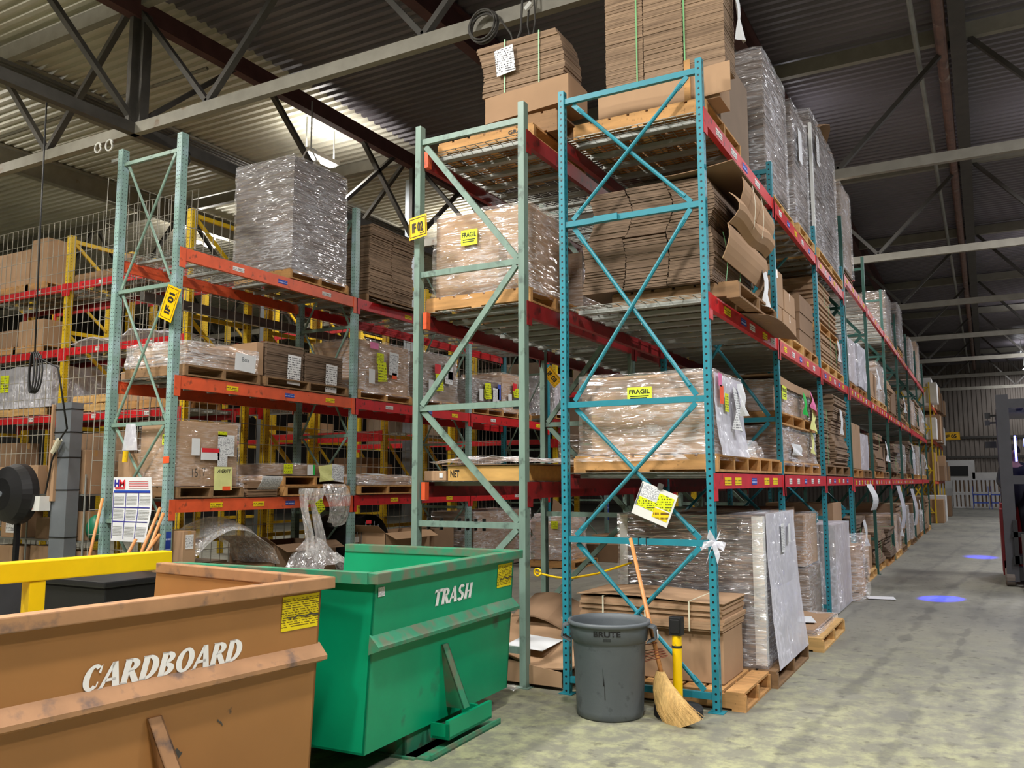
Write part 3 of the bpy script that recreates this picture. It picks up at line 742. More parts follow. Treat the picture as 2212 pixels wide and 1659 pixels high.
fragile(r, 'x', -1.755, 8.95, 2.5, .22, .14); note(r, 'x', -1.74, 9.95, 2.45, .16, .26, 'tag_green', -.25, .04)
note(r, 'x', -1.73, 10.4, 2.5, .25, .2, 'tag_pink', -.4, .05); note(r, 'x', -1.73, 10.36, 2.36, .2, .4, 'note_pale', -.3, .05)
pallet('old pallet under the brown carton stacks in the third bay of the teal rack', -2.8, -1.7, 11.1, 13.15, z, 'wood_grey', ends=4)
r = bundle('brown stack of flattened cartons in the third bay, shorter near one', -2.75, -1.78, 11.1, 11.9, z+.14, 2.52, 'layers', 44, .012, straps=(-.3, -.7), seed=5)
r = bundle('tall stack of tan cartons with a white slip in the third bay', -2.75, -1.74, 12.0, 13.15, z+.14, 2.76, 'layers', 50, .016, seed=6, bulge=lambda t: (.03*math.sin(t*9), 0, 0))
note(r, 'x', -1.70, 12.45, 2.4, .2, .35, 'white_paper', -.15, .03)

# ---- teal rack, middle beams -----------------------------------------------------------------------
z = AL[2]+.012
pallet('pallet under the sagging carton pile at the front of the teal rack, middle shelf', -2.6, -1.56, 6.42, 7.75, z, 'wood_grey')
bl = lambda t: (.05*math.sin(t*3.1)-.02, 0, -.05*(1-t)+.0)
r = bundle('lower half of the sagging pile of flattened cartons behind the front teal frame', -2.84, -1.75, 6.34, 7.6, z+.135, 3.56, 'layers_dark', 40, .005, bulge=lambda t: (.03*math.sin(t*3), 0, 0), seed=8, cols=(3, 1))
for k, y in enumerate((6.55, 6.95, 7.35)): bent(r, 'strap', 'strap_green', lambda u, v, y=y: (-1.71+.03*math.sin(v*3.1), y+.02*u, 3.1+.46*v), 1, 6, (.002, 0, 0))
bent(r, 'cover_sheet', 'cardboard', lambda u, v: (-1.67+.06*math.sin(v*2.2)+.02*u, 6.36+1.22*u, 3.30+.27*v-.02*u), 8, 5, (.006, 0, 0), 'tan cover sheet on the aisle side')
note(r, 'x', -1.60, 7.45, 3.3, .16, .42, 'white_paper', -.15, .05)
r2 = bundle('upper half of the sagging pile of flattened cartons, with tan flaps towards the aisle', -2.80, -1.78, 6.36, 7.6, 3.57, 3.98, 'layers_dark', 34, .005, bulge=lambda t: (.07*math.sin(t*3.1), 0, 0), seed=9, cols=(3, 1))
bent(r2, 'cover_sheet', 'cardboard', lambda u, v: (-1.61+.09*math.sin(v*3), 6.34+1.25*u, 3.56+.24*v+.025*math.sin(u*9)), 10, 5, (.006, 0, 0), 'wavy tan cover sheet')
bent(r2, 'cover_sheet', 'cardboard', lambda u, v: (-1.57-.02*v+.05*math.sin(v*2), 6.55+1.1*u, 3.78+.2*v-.05*u*u), 8, 5, (.006, 0, 0))
bent(r2, 'top_flap', 'cardboard_dark', lambda u, v: (-2.1+.55*u, 6.3+1.2*v, 3.995+.04*u*u), 6, 4, (0, 0, .006))
for y in (6.8, 7.1): bent(r2, 'strap', 'strap_white', lambda u, v, y=y: (-1.525+.02*math.sin(v*3), y+.012*u, 3.62+.36*v), 1, 6, (.002, 0, 0))
r = thing('cardboard_sheet', 'loose torn cardboard sheet hanging over the red beam edge', 'cardboard sheet', (-1.66, 7.7, z+.02))
bent(r, 'sheet', 'cardboard_dark', lambda u, v: (-2.1+.62*v, 7.05+1.3*u, z+.006+.03*v*math.sin(u*4)-.05*v*v*v), 8, 5, (0, 0, .005))
pallet('pale pallet under the small tan boxes in the second bay, middle shelf', -2.7, -1.72, 8.62, 9.95, z, 'wood_pale')
for i, (a, b, c, d, l) in enumerate(((8.64, 9.12, 0, .28, 'lower near tan box on the pale pallet'), (8.66, 9.22, .285, .66, 'taller near tan box with white label, on top'), (9.28, 9.85, .285, .52, 'bag-covered tan box on top, far side'), (9.18, 9.88, 0, .28, 'lower far tan box on the pale pallet'))):
    r = carton(l+', second bay middle shelf', -2.4, -1.78, a, b, z+.135+c, z+.135+d, 'cardboard')
    if i in (0, 1): note(r, 'x', -1.778, a+.15, z+.135+d-.1, .16, .15, 'printed_label')
pallet('pallet under the dark upright carton in the second bay, middle shelf', -2.7, -1.72, 10.0, 10.92, z, 'wood')
r = bundle('dark brown upright carton stack in the second bay, middle shelf', -2.7, -1.76, 10.02, 10.9, z+.135, 3.74, 'cardboard_dark', 3, .01, seed=4)
pallet('pallet under the strapped boxes in the third bay, middle shelf', -2.7, -1.72, 11.1, 13.1, z, 'wood_pale', ends=4)
r = bundle('strapped tan bundle, lowest of three in the third bay middle shelf', -2.6, -1.74, 11.3, 12.9, z+.14, 3.50, 'cardboard', 12, .02, straps=(-.4, -.7), seed=12)
note(r, 'x', -1.71, 12.6, 3.4, .2, .3, 'white_paper', -.1, .03)
r = bundle('strapped tan bundle, in the middle of three in the third bay', -2.6, -1.76, 11.3, 12.8, 3.66, 3.95, 'cardboard', 10, .02, straps=(-.5,), seed=13)
pallet('small pallet between the strapped bundles in the third bay', -2.6, -1.74, 11.3, 12.9, 3.51, 'wood')
r = bundle('strapped tan bundle, topmost in the third bay', -2.6, -1.8, 11.35, 12.6, 3.96, 4.24, 'cardboard', 10, .02, straps=(-.5,), seed=14)

# ---- teal rack, top beams ------------------------------------------------------------------------------
z = AL[3]+.012
pallet('pallet under the huge tan carton stack at the top front', -2.84, -1.72, 6.22, 7.3, z, 'wood')
r = bundle('huge tan stack of flattened cartons at the top front, reaching past the picture edge', -2.58, -1.58, 6.30, 6.62, 4.83, 6.2, 'layers', 96, .003, straps=(.28, .68), seed=21, cols=(3, 1))
bent(r, 'base_sheet', 'cardboard', lambda u, v: (-2.64+1.1*u, 6.28-.01*math.sin(u*8), 4.56+.24*v+.02*u), 10, 3, (0, .006, 0), 'pale cover sheet round the foot')
bent(r, 'base_tray', 'cardboard', lambda u, v: (-2.58+.95*u, 6.3+.3*v, z+.14), 2, 2, (0, 0, .27))
note(r, 'x', -1.55, 6.55, 5.35, .1, .5, 'white_paper', 0, .06)
MB().box(-1.9, -1.85, 6.26, 6.27, 4.56, 4.9).bar((-1.8, 6.3, 4.6), (-1.62, 6.62, 4.95), .03, .05).build('broken_slat', 'wood', r)
rr = [('first', 8.62, 9.78, -1.80, 6.08, 'film'), ('second', 9.9, 10.9, -1.76, 6.02, 'film'), ('third', 11.1, 13.15, -1.74, 6.38, 'film')]
for i, (w_, a, b, xr, zt, f) in enumerate(rr):
    pallet(f'pallet under the {w_} tall grey-wrapped stack on the top beams', -2.82, xr+.06, a, b, z, 'wood_pale')
    r = wrapped(f'tall grey stretch-wrapped stack on the top beams, {w_} behind the huge tan stack', -2.75, xr, a+.02, b-.02, z+.135, zt, 'layers_grey', f, body='layers', n=14, amp=.02, jit=.004, seed=30+i)
    if i > 0: note(r, 'x', xr+.045, a+.35, zt-.45, .22, .4, 'white_paper' if i == 1 else 'printed_label')
    if i == 2:
        bent(r, 'torn_top', 'cardboard', lambda u, v: (-2.3+.6*v+.1*math.sin(u*6), 11.6+1.5*u, 6.42+.16*abs(math.sin(u*5))-.1*v), 8, 4, (0, 0, .006), 'torn tan cardboard on top')
        MB().box(-1.75, -1.715, 11.09, 11.16, z+.2, 6.2).build('corner_board', 'white_plastic', r)
carton('brown open-weave carton stack behind the huge tan stack, top beams', -2.7, -1.9, 7.35, 8.4, z+.01, 5.55, 'cardboard_grey')

# ---- dark green rack loads down the aisle --------------------------------------------------------------
kinds = ['bundle', 'wrapped', 'carton', 'bundle', 'wrapped']
gword = {1: 'lowest', 2: 'middle', 3: 'top'}
for b in range(6):
    for lv in (0, 1, 2, 3):
        z = 0.0 if lv == 0 else GL[lv]+.012
        y0, y1 = GY[b]+.15, GY[b+1]-.1
        half = (y1-y0)/2
        for k in range(2):
            if lv == 3 and (b, k) not in ((0, 0), (2, 1), (3, 0), (4, 1), (5, 1)): continue
            ya, yb = y0+k*half+.04, y0+(k+1)*half-.06
            where = f'{"on the floor" if lv==0 else "on "+gword[lv]+" beams"}, {["first","second","third","fourth","fifth","sixth"][b]} dark green bay, {("near","far")[k]} side'
            ov = RND.uniform(-.04, .03)
            pallet('pale pallet '+where, -2.75, -1.72+ov, ya, yb, z, RND.choice(('wood_pale', 'wood', 'wood_grey')))
            top = z+.14+RND.uniform(.55, .85) if lv != 3 else z+.14+RND.uniform(.9, 1.35)
            if lv == 0: top = RND.uniform(.7, 1.15)
            typ = kinds[(b*3+lv*2+k*2) % 5] if lv != 3 else 'wrapped'
            xr = -1.74+ov+RND.uniform(-.05, .04)
            if typ == 'bundle':
                r = bundle('stack of flattened cartons '+where, -2.65, xr, ya+.04, yb-.04, z+.135, top, RND.choice(('layers', 'layers_dark', 'cardboard', 'cardboard_dark')), 18, .02, straps=(-.5,), seed=b*9+lv, bulge=lambda t, q=RND.uniform(0, 5): (.05*math.sin(t*7+q), 0, 0))
            elif typ == 'wrapped':
                r = wrapped(('tall grey ' if lv == 3 else '')+'film-wrapped load '+where, -2.65, xr, ya+.04, yb-.04, z+.135, top, RND.choice(('cardboard', 'layers_grey', 'cardboard_grey')), RND.choice(('film', 'film_heavy', 'film_white')) if lv != 3 else 'film', n=8, amp=.025)
            else:
                r = carton('brown carton '+where, -2.5, xr, ya+.04, yb-.1, z+.135, top-.15, RND.choice(('cardboard', 'cardboard_dark')))
            if (b*2+lv+k) % 4 == 0 and lv < 3: note(r, 'x', xr+.06, (ya+yb)/2+.2, top-.25, .25, .4, 'white_paper', RND.uniform(-.2, .2), .06)
for k, (y, zz, l) in enumerate(((14.9, 1.55, 'nearest'), (20.2, 1.5, 'middle'), (24.0, 1.4, 'farthest'))):
    r = thing('hanging_paper', f'white paper hanging below the lowest green-rack beam, {l} of three', 'paper', (-1.66, y, zz-.5))
    bent(r, 'sheet', 'white_paper' if k == 0 else 'film_white', lambda u, v, y=y, zz=zz, k=k: (-1.66+.05*math.sin(v*4)+.04*u, y+.4*u+.1*(1-v), zz-(.42+.5*(k > 0))*(1-v)), 4, 8, (.004, 0, 0))
for b in range(3):
    for lv, z in ((0, 0.0), (1, 1.61), (2, 3.21), (3, 4.61)):
        for k in range(2):
            ya = FY[b]+.2+k*1.35; top = z+RND.uniform(.6, 1.2)
            carton(f'tan load {"on the floor" if not lv else "on the "+gword[lv]+" beams"} of the far yellow rack, bay {["one","two","three"][b]}, {("near","far")[k]} side', -2.7, -1.62+RND.uniform(-.1, .2), ya, ya+1.2, z+.004, top, RND.choice(('cardboard', 'cardboard_dark', 'far_white', 'cardboard')), tape=False)
# ---- row B loads (behind the green bin) --------------------------------------------------------------
z = BL[3]+.012
pallet('pallet lettered on its side, on the top wire deck behind the green bin', -4.25, -3.25, 6.3, 7.4, z, 'wood')
pallet('dark pallet doubled under the labelled carton bundle', -4.05, -3.15, 6.55, 7.4, z+.135, 'wood_grey', h=.2)
r = bundle('strapped bundle of cartons with a white shipping label, high up left of the teal frame', -3.97, -3.12, 6.62, 7.0, 5.20, 5.72, 'layers', 30, .007, seed=41, straps=(.3, .72), bulge=lambda t: (-.08*t+.05*math.sin(t*3), 0, 0))
bent(r, 'base_carton', 'cardboard', lambda u, v: (-3.92+.86*u, 6.6+.42*v, 4.93+.05*u), 2, 2, (0, 0, .25), 'plain tan carton at the foot')
note(r, 'y', -3.70, 6.585, 5.50, .2, .26, 'printed_label', .12)
letters('GRAY', (-3.42, 6.297, z+.085), (1, 0, 0), (0, 0, 1), .17, .035, 'black_letter', bpy.data.objects[[o.name for o in bpy.data.objects if o.get('label', '').startswith('pallet lettered')][0]])
z = BL[2]+.012
pallet('golden pallet under the FRAGIL box, middle deck of the grey-green rack', -4.3, -3.24, 6.2, 7.2, z, 'wood')
r = wrapped('shiny wrapped tan box with a yellow FRAGIL label behind the IF 02 sign', -4.23, -3.30, 6.26, 7.0, z+.135, 3.97, 'cardboard', 'film', skirt=.04, n=18, amp=.018)
MB().box(-3.58, -3.5, 6.256, 6.26, z+.2, 3.7).build('dark_gap', 'cardboard_dark', r)
fragile(r, 'y', -3.86, 6.225, 3.74, .17, .14)
r = wrapped('plain brown box with a yellow label, deeper behind the FRAGIL box', -4.2, -3.28, 7.35, 8.3, z+.01, 3.8, 'cardboard_dark', 'film_clear', n=8)
fragile(r, 'x', -3.24, 7.7, 3.6, .2, .15)
wrapped('wrapped load on the middle deck, second bay of the grey-green rack', -4.2, -3.3, 8.75, 10.6, z+.01, 3.7, 'cardboard_dark', 'film', n=8)
z = BL[1]+.012
r = thing('wooden_crate', 'flat pale wooden crate on the lowest deck of the grey-green rack', 'crate', (-3.6, 6.6, z))
MB().box(-4.05, -3.27, 6.2, 6.22, z, z+.125).box(-4.05, -3.27, 7.1, 7.12, z, z+.125).box(-4.05, -4.03, 6.22, 7.1, z, z+.125).box(-3.29, -3.27, 6.22, 7.1, z, z+.125).build('side_board', 'ply', r)
MB().box(-4.03, -3.29, 6.22, 7.1, z+.10, z+.12).build('lid', 'wood_pale', r)
letters('NET', (-3.98, 6.198, z+.06), (1, 0, 0), (0, 0, 1), .09, .06, 'black_letter', r)
c = carton('small brown box with white stickers beside the flat crate', -4.3, -4.07, 6.2, 6.7, z, z+.085, 'cardboard')
note(c, 'y', -4.12, 6.198, z+.045, .035, .04, 'white_paper')
r = thing('plastic_sheet', 'crumpled grey plastic sheet draped over the flat crate', 'plastic sheet', (-3.7, 6.6, z+.13))
bent(r, 'sheet', 'film_heavy', lambda u, v: (-4.22+1.12*u, 6.16+1.0*v, z+.16+.035*noise.noise(V3((u*6, v*5, 2)))+.03*math.sin(u*3.1)), 16, 10, (0, 0, .004))
r = thing('cardboard_sheet', 'flat brown cardboard lying under the plastic sheet on the crate', 'cardboard sheet', (-3.6, 6.7, z+.13))
bent(r, 'sheet', 'cardboard_dark', lambda u, v: (-4.1+.98*u, 6.18+.95*v, z+.130), 3, 3, (0, 0, .006))
wrapped('low wrapped load on the lowest deck, second bay of the grey-green rack', -4.2, -3.3, 8.75, 10.6, z+.01, z+.5, 'cardboard_dark', 'film', n=8)
# floor between the racks
r = thing('cardboard_heap', 'crushed flattened cartons on the floor between bin and grey can', 'cardboard waste', (-3.3, 6.6, 0))
MB().hexa([(-3.7, 6.18, .0), (-2.95, 6.22, .0), (-2.9, 6.95, .0), (-3.72, 6.9, .0), (-3.68, 6.2, .20), (-2.94, 6.24, .10), (-2.9, 6.95, .26), (-3.7, 6.9, .34)]).build('crushed_box', 'cardboard_dark', r)
bent(r, 'sheet', 'cardboard', lambda u, v: (-3.78+.92*u+.05*v, 6.13+.62*v, .24-.09*u+.22*v*v+.03*math.sin(u*7+v*4)), 8, 6, (0, 0, .012))
bent(r, 'sheet', 'cardboard', lambda u, v: (-3.74+.80*u, 6.12-.01*u, .03+.21*v-.10*u*v), 5, 3, (0, .012, 0))
bent(r, 'sheet', 'cardboard_dark', lambda u, v: (-3.66+.78*u, 6.62+.45*v, .44+.05*math.sin(u*5)-.12*u+.14*v), 7, 5, (0, 0, .012))
bent(r, 'paper', 'white_paper', lambda u, v: (-3.52+.34*u+.06*v, 6.26+.26*v, .275-.02*u+.05*v), 3, 3, (0, 0, .003), 'white sheet of paper')
r = thing('plastic_scrap', 'small scrap of clear plastic on the floor by the grey-green post', 'plastic scrap', (-3.38, 5.95, 0))
bent(r, 'sheet', 'film_loose', lambda u, v: (-3.5+.25*u, 5.9+.16*v, .01+.05*abs(noise.noise(V3((u*4, v*4, 0))))), 6, 5, (0, 0, .003))
r = thing('barrier_chain', 'yellow rope with a knot strung from the grey-green rack', 'rope', (-3.2, 6.2, .85))
MB().tube([(-3.19+.3*t, 6.17+.14*t*1.2, .885-.07*math.sin(t*1.6)+.03*t*t) for t in [i/6 for i in range(7)]]+[(-2.8, 6.5, .86), (-2.62, 6.8, .93)], .009, 6).build('rope', 'safety_yellow', r, smooth=True)
MB().tube([(-3.17+.03*math.cos(t), 6.16, .885+.03*math.sin(t)) for t in [i*.7 for i in range(10)]], .008, 6).build('loop', 'safety_yellow', r, smooth=True)
# signs
def sign(label, text, ctr, right, up, w, h, tshear=0, vertical=False):
    r = thing('aisle_sign', label, 'sign', ctr)
    right, up = V3(right).normalized(), V3(up).normalized(); up = (up-right*up.dot(right)).normalized(); n = right.cross(up); c = V3(ctr)
    decal(r, 'plate', c, right, up, w, h, 'sign_yellow', .004)
    m = MB(); b = .006; iw, ih = w*.44, h*.40
    for s in (-1, 1):
        p = c+n*.0045+up*s*ih; a = right*iw; e = up*b*.5; m.hexa([p-a-e, p+a-e, p+a+e, p-a+e, p-a-e+n*.001, p+a-e+n*.001, p+a+e+n*.001, p-a+e+n*.001])
        p = c+n*.0045+right*s*iw; a = right*b*.5; e = up*ih; m.hexa([p-a-e, p+a-e, p+a+e, p-a+e, p-a-e+n*.001, p+a-e+n*.001, p+a+e+n*.001, p-a+e+n*.001])
    m.build('border', 'black_letter', r)
    letters(text, c+n*.0055, right, up, w*.62, h*.44, 'black_letter', r, bold=.045)
    m = MB(); p = c+n*.0055-up*h*.30+right*w*.24
    m.quad([p-right*w*.12-up*.004, p+right*w*.12-up*.004, p+right*w*.12+up*.004, p-right*w*.12+up*.004]); m.build('small_print', 'black_letter', r)
    return r
sign('yellow IF 01 sign tied aslant to the pale green rack post', 'IF 01', (-8.12, 6.56, 3.655), (.38, 0, .92), (-.92, 0, .38), .40, .235)
sign('yellow IF 02 sign on the left post of the grey-green rack', 'IF 02', (-4.24, 5.985, 3.825), (.97, -.2, .04), (-.05, 0, 1), .225, .20)
sign('yellow IF 03 sign hung diagonally on the far teal post', 'IF 03', (-7.98, 16.25, 3.83), (.62, 0, -.72), (.72, 0, .62), .44, .24)
# far corner sign at the end of the aisle
sign('small yellow sign sticking out at the far end of the aisle rack', 'IF 05', (-1.35, 46.5, 3.75), (1, 0, .03), (0, 0, 1), .75, .38)

# ---- row C loads ------------------------------------------------------------------------------------------
z = CL[3]+.012
pallet('pallet under the silver-wrapped tower on the top beams', -9.2, -8.13, 8.5, 9.72, z, 'wood')
r = wrapped('tall silvery stretch-wrapped tower on the top beams of the IF 01 rack', -9.26, -8.17, 8.56, 9.66, z+.135, 6.12, 'layers_grey', 'film_heavy', body='layers', n=18, amp=.014, jit=.003, seed=51, skirt=.02)
pallet('pallet under the leaning dark stack on the top beams, second bay', -9.2, -8.2, 10.25, 11.5, z, 'wood_grey')
r = bundle('leaning dark brown carton stack on the top beams of the IF 01 rack', -9.2, -8.22, 10.3, 11.45, z+.135, 5.64, 'layers', 60, .012, seed=52, bulge=lambda t: (.02*math.sin(t*8), .05*t, 0), cols=(1, 2))
bent(r, 'drooping_sheet', 'cardboard_grey', lambda u, v: (-8.5+.5*v, 10.35+1.1*u, z+.14-.05*v-.12*v*v*(1-.3*u)), 8, 6, (0, 0, .005), 'grey sheet drooping over the beam')
z = CL[2]+.012
pallet('pallet under the low silver pack at the front of the middle beams', -9.2, -8.12, 6.82, 8.0, z, 'wood_grey')
r = flatfilm('low silver film-wrapped pack with a handwritten note, middle beams of the IF 01 rack', -9.18, -8.16, 6.85, 7.95, z+.135, 3.28, 'film_heavy', .035, seed=3)
note(r, 'x', -8.10, 7.72, 3.10, .34, .22, 'white_paper', -.05)
letters('Box', (-8.0965, 7.72, 3.14), (0, 1, 0), (0, 0, 1), .12, .055, 'steel', r, bold=0)
pallet('pallet under the pair of labelled carton bundles, middle beams', -9.2, -8.12, 8.1, 9.75, z, 'wood_grey')
carton('tan carton end with a flap beside the labelled bundles', -9.1, -8.2, 7.98+.02, 8.12, z+.14, 3.42, 'cardboard', tape=False)
r = bundle('taller labelled carton bundle on the middle beams, left of the pair', -9.1, -8.18, 8.16, 8.86, z+.135, 3.46, 'layers_dark', 34, .006, seed=53)
note(r, 'x', -8.165, 8.66, 3.12, .25, .40, 'printed_label', -.03)
r = bundle('shorter labelled carton bundle on the middle beams, right of the pair', -9.1, -8.18, 8.9, 9.68, z+.135, 3.40, 'layers_dark', 32, .006, seed=54)
note(r, 'x', -8.165, 9.42, 3.08, .24, .40, 'printed_label', -.03)
specs = [(10.05, 11.3, 3.76, 'cardboard', 'film', 'brown wrapped box covered in papers, first in the second bay, middle beams'),
         (11.65, 12.75, 3.78, 'cardboard_grey', 'film', 'brown wrapped box with red papers, second in the second bay, middle beams'),
         (13.3, 14.3, 3.50, 'layers_grey', 'film', 'dark film-wrapped stack, first in the third bay, middle beams'),
         (14.4, 15.5, 3.72, 'cardboard', 'film', 'tall brown wrapped box, second in the third bay, middle beams'),
         (16.75, 17.75, 3.95, 'layers_grey', 'film_white', 'white film bundle just past the IF 03 sign')]
for i, (a, b, zt, mt, fl, l) in enumerate(specs):
    if i < 4: pallet('pallet under '+l, -9.1, -8.12, a-.05, b+.05, z, 'wood')
    if i == 4: z = 2.972; pallet('pallet in the bay past the IF 03 sign', -9.1, -8.12, a-.05, b+.05, z, 'wood')
    r = wrapped(l, -9.08, -8.18, a, b, z+.135, zt, mt, fl, skirt=.05, n=12, amp=.02)
    x = -8.125
    note(r, 'x', x, a+.8, zt-.3, .24, .36, 'printed_paper', -.03); note(r, 'x', x, a+.5, z+.45, .22, .3, 'printed_lime', .1, .02)
    note(r, 'x', x, a+.45, zt-.25, .18, .16, 'printed_lime' if i % 2 == 0 else 'red_letter'); note(r, 'x', x, a+.25, z+.36, .14, .22, 'white_paper')
    if i == 0: note(r, 'x', x, a+.82, z+.42, .12, .1, 'tag_orange'); note(r, 'x', x, a+.3, zt-.07, .2, .1, 'tag_pink')
    if i == 1: note(r, 'x', x, a+.85, z+.6, .16, .14, 'purple_label')
    if i == 2: note(r, 'x', x, a+.92, zt-.18, .12, .3, 'plastic_blue')
z = CL[1]+.012
pallet('dark pallet under the big brown box beside the IF 01 post', -9.0, -8.12, 6.78, 7.78, z, 'wood_grey')
r = wrapped('big brown wrapped box with shipping papers beside the IF 01 post', -8.78, -8.17, 6.77, 7.70, z+.135, 2.32, 'cardboard', 'film_clear', n=14, amp=.01)
x = -8.128
note(r, 'x', x, 7.02, 2.02, .12, .2, 'white_paper'); note(r, 'x', x, 7.24, 1.94, .28, .14, 'white_paper'); note(r, 'x', x+.003, 7.24, 1.985, .26, .05, 'red_letter')
note(r, 'x', x, 7.48, 2.05, .26, .26, 'printed_paper'); note(r, 'x', x, 7.43, 1.86, .15, .13, 'printed_paper')
n_ = note(r, 'x', x, 7.45, 1.65, .28, .28, 'note_pale'); letters('AVERITT', (x+.004, 7.46, 1.74), (0, 1, 0), (0, 0, 1), .2, .045, 'black_letter', n_, shear=.3)
note(r, 'x', x+.006, 7.5, 1.53, .12, .05, 'tag_orange'); note(r, 'x', x, 7.42, 2.19, .14, .06, 'printed_lime')
letters('1517', (x, 7.08, 1.72), (0, 1, .1), (0, -.1, 1), .2, .1, 'dark_steel', r, bold=-.005)
fragile(r, 'y', -8.30, 6.738, 2.1, .13, .12)
r = carton('plain taped carton half hidden behind the big brown box', -9.22, -8.80, 6.8, 7.6, z+.01, 1.95, 'cardboard')
r = thing('rolled_pack', 'bulging film-wrapped pack of sheets with a white form over it', 'wrapped load', (-8.5, 8.1, z))
sheets(r, -8.95, -8.12, 7.84, 8.36, z+.002, z+.2, 9, .02, 'cardboard_dark', seed=61)
shell(r, -8.97, -8.2, 7.8, 8.38, z, z+.24, 'film', .012, .03, n=12)
bent(r, 'form', 'printed_paper', lambda u, v: (-8.16+.13*math.sin(v*1.6), 8.0+.36*u, z+.06+.2*v), 4, 6, (.003, 0, 0), 'white printed form')
pallet('lower of two stacked pallets at the end of the first bay, lowest beams', -9.1, -8.06, 8.45, 9.76, z, 'wood')
pallet('upper of two stacked pallets at the end of the first bay, lowest beams', -9.1, -8.10, 8.45, 9.70, z+.133, 'wood')
r = wrapped('long low wrapped box with yellow labels on the stacked pallets', -9.1, -8.16, 7.85+.6, 9.66, z+.27, 1.84, 'cardboard_dark', 'film_clear', n=10)
note(r, 'x', -8.12, 8.55, 1.78, .16, .13, 'printed_lime'); note(r, 'x', -8.12, 8.98, 1.77, .12, .14, 'white_paper'); note(r, 'x', -8.118, 9.05, 1.77, .04, .14, 'tag_green')
note(r, 'x', -8.11, 9.28, 1.73, .28, .22, 'note_pale', .1, .04); note(r, 'x', -8.10, 9.52, 1.73, .26, .24, 'printed_paper', -.1, .03)
r = wrapped('low dark wrapped box behind the bulging pack, lowest beams', -9.2, -8.98, 7.84, 8.4, z+.01, 1.82, 'cardboard_dark', 'film_clear', n=6)
pallet('dark pallet under the flat silver pack, second bay, lowest beams', -9.1, -8.08, 10.0, 11.4, z, 'wood')
r = flatfilm('flat silver pack with a sheet of paper, second bay, lowest beams', -9.1, -8.12, 10.02, 11.35, z+.135, z+.28, 'film_heavy', .04, seed=7)
decal(r, 'paper_note', (-8.35, 10.7, z+.30), (.2, 1, 0), (-1, .2, .1), .35, .3, 'white_paper')
wrapped('low wrapped box in the third bay, lowest beams of the IF 01 rack', -9.1, -8.2, 13.4, 15.2, z+.01, z+.35, 'cardboard_dark', 'film', n=8)
r = carton('opened flat carton tilted in the second bay, lowest beams', -9.0, -8.3, 11.7, 12.8, z+.01, z+.12, 'cardboard', tape=False)
# hanging stretch film
for i, (y, w, z0, zt, l) in enumerate(((8.78, .14, .62, 1.52, 'long strip of clear film hanging from the stacked pallets, left one'), (9.0, .2, .55, 1.52, 'long strip of clear film hanging from the stacked pallets, right one'), (9.32, .34, .98, 1.58, 'bunched bag of clear film hanging over the orange beam'))):
    r = thing('film_strip', l, 'plastic film', (-8.03, y, z0))
    bent(r, 'sheet', 'film_loose', lambda u, v, y=y, w=w, z0=z0, zt=zt, i=i: (-8.0+.05*math.sin(u*9+v*5)+(.1*math.sin(v*3.1) if i == 2 else .03*math.sin(v*6)), y+w*(u-.5)*(1+(1.1*(1-v)*v*2.2 if i == 2 else .3*math.sin(v*7)))+.06*(1-v), z0+(zt-z0)*v+(.12*abs(u-.6)*(1-v) if i == 2 else 0)), 10, 14, (.004, 0, 0))
    if i == 1: note(r, 'x', -7.93, 8.98, 1.28, .14, .17, 'printed_lime', .5)
# floor level of the IF 01 rack
r = thing('film_dome', 'ballooning sheet of clear film over timber on the floor', 'plastic film', (-8.6, 7.6, 0))
bent(r, 'sheet', 'film_loose', lambda u, v: (-9.0+.85*v, 6.98+1.5*u, .55+.62*math.sin(math.pi*u)**.7*(.75+.25*math.sin(math.pi*v))+.03*noise.noise(V3((u*6, v*6, 0)))), 16, 10, (0, 0, .004))
for k in range(4): pallet(f'old pallet under the ballooning film, {["lowest","second","third","topmost"][k]} in the pile', -9.15, -8.2, 7.0, 8.4, .003+k*.134, 'wood_grey')
r = carton('tan carton with white labels at the foot of the IF 01 post', -8.5, -8.0, 6.78, 6.96, .02, 1.05, 'cardboard')
note(r, 'x', -7.998, 6.87, .93, .11, .16, 'printed_label')
r = thing('film_bag', 'heap of crumpled clear film on the floor behind the green bin', 'plastic film', (-7.6, 9.0, 0))
bent(r, 'sheet', 'film_loose', lambda u, v: (-8.1+.5*v, 8.4+1.2*u, .05+.8*math.sin(math.pi*u)**.5*(1-.4*v)+.12*noise.noise(V3((u*5, v*5, 8)))), 18, 12, (0, 0, .004))
carton('big brown open carton behind the hanging film on the floor', -9.1, -8.25, 8.5, 9.7, .02, .78, 'cardboard_dark', open_=True)
r = thing('floor_heater', 'black rounded blower standing on the floor in the second bay', 'blower', (-8.6, 10.4, 0))
m = MB(); m.grid(lambda u, v: (-8.95+.75*v, 10.4-.5*math.cos(math.pi*u), .62+.5*math.sin(math.pi*u)), 14, 4); m.box(-8.95, -8.2, 9.9, 10.9, .02, .62)
m.build('housing', 'black_plastic', r)
m = MB()
for k in range(9): m.box(-8.197, -8.19, 10.0+.1*k-.008, 10.0+.1*k+.008, .65, .65+.38*math.sin(math.pi*(k+1)/10))
m.build('grille', 'steel', r)
MB().box(-8.19, -8.185, 10.02, 10.14, .72, .80).build('maker_plate', 'white_paper', r); MB().box(-8.19, -8.185, 10.3, 10.42, .98, 1.03).build('badge', 'red_letter', r)
carton('open tan carton just above the green bin rim', -8.35, -7.75, 10.2, 11.35, .35, .86, 'cardboard', open_=True)
carton('brown carton carrying the open carton by the green bin', -8.35, -7.8, 10.2, 11.3, .0, .34, 'cardboard_dark')
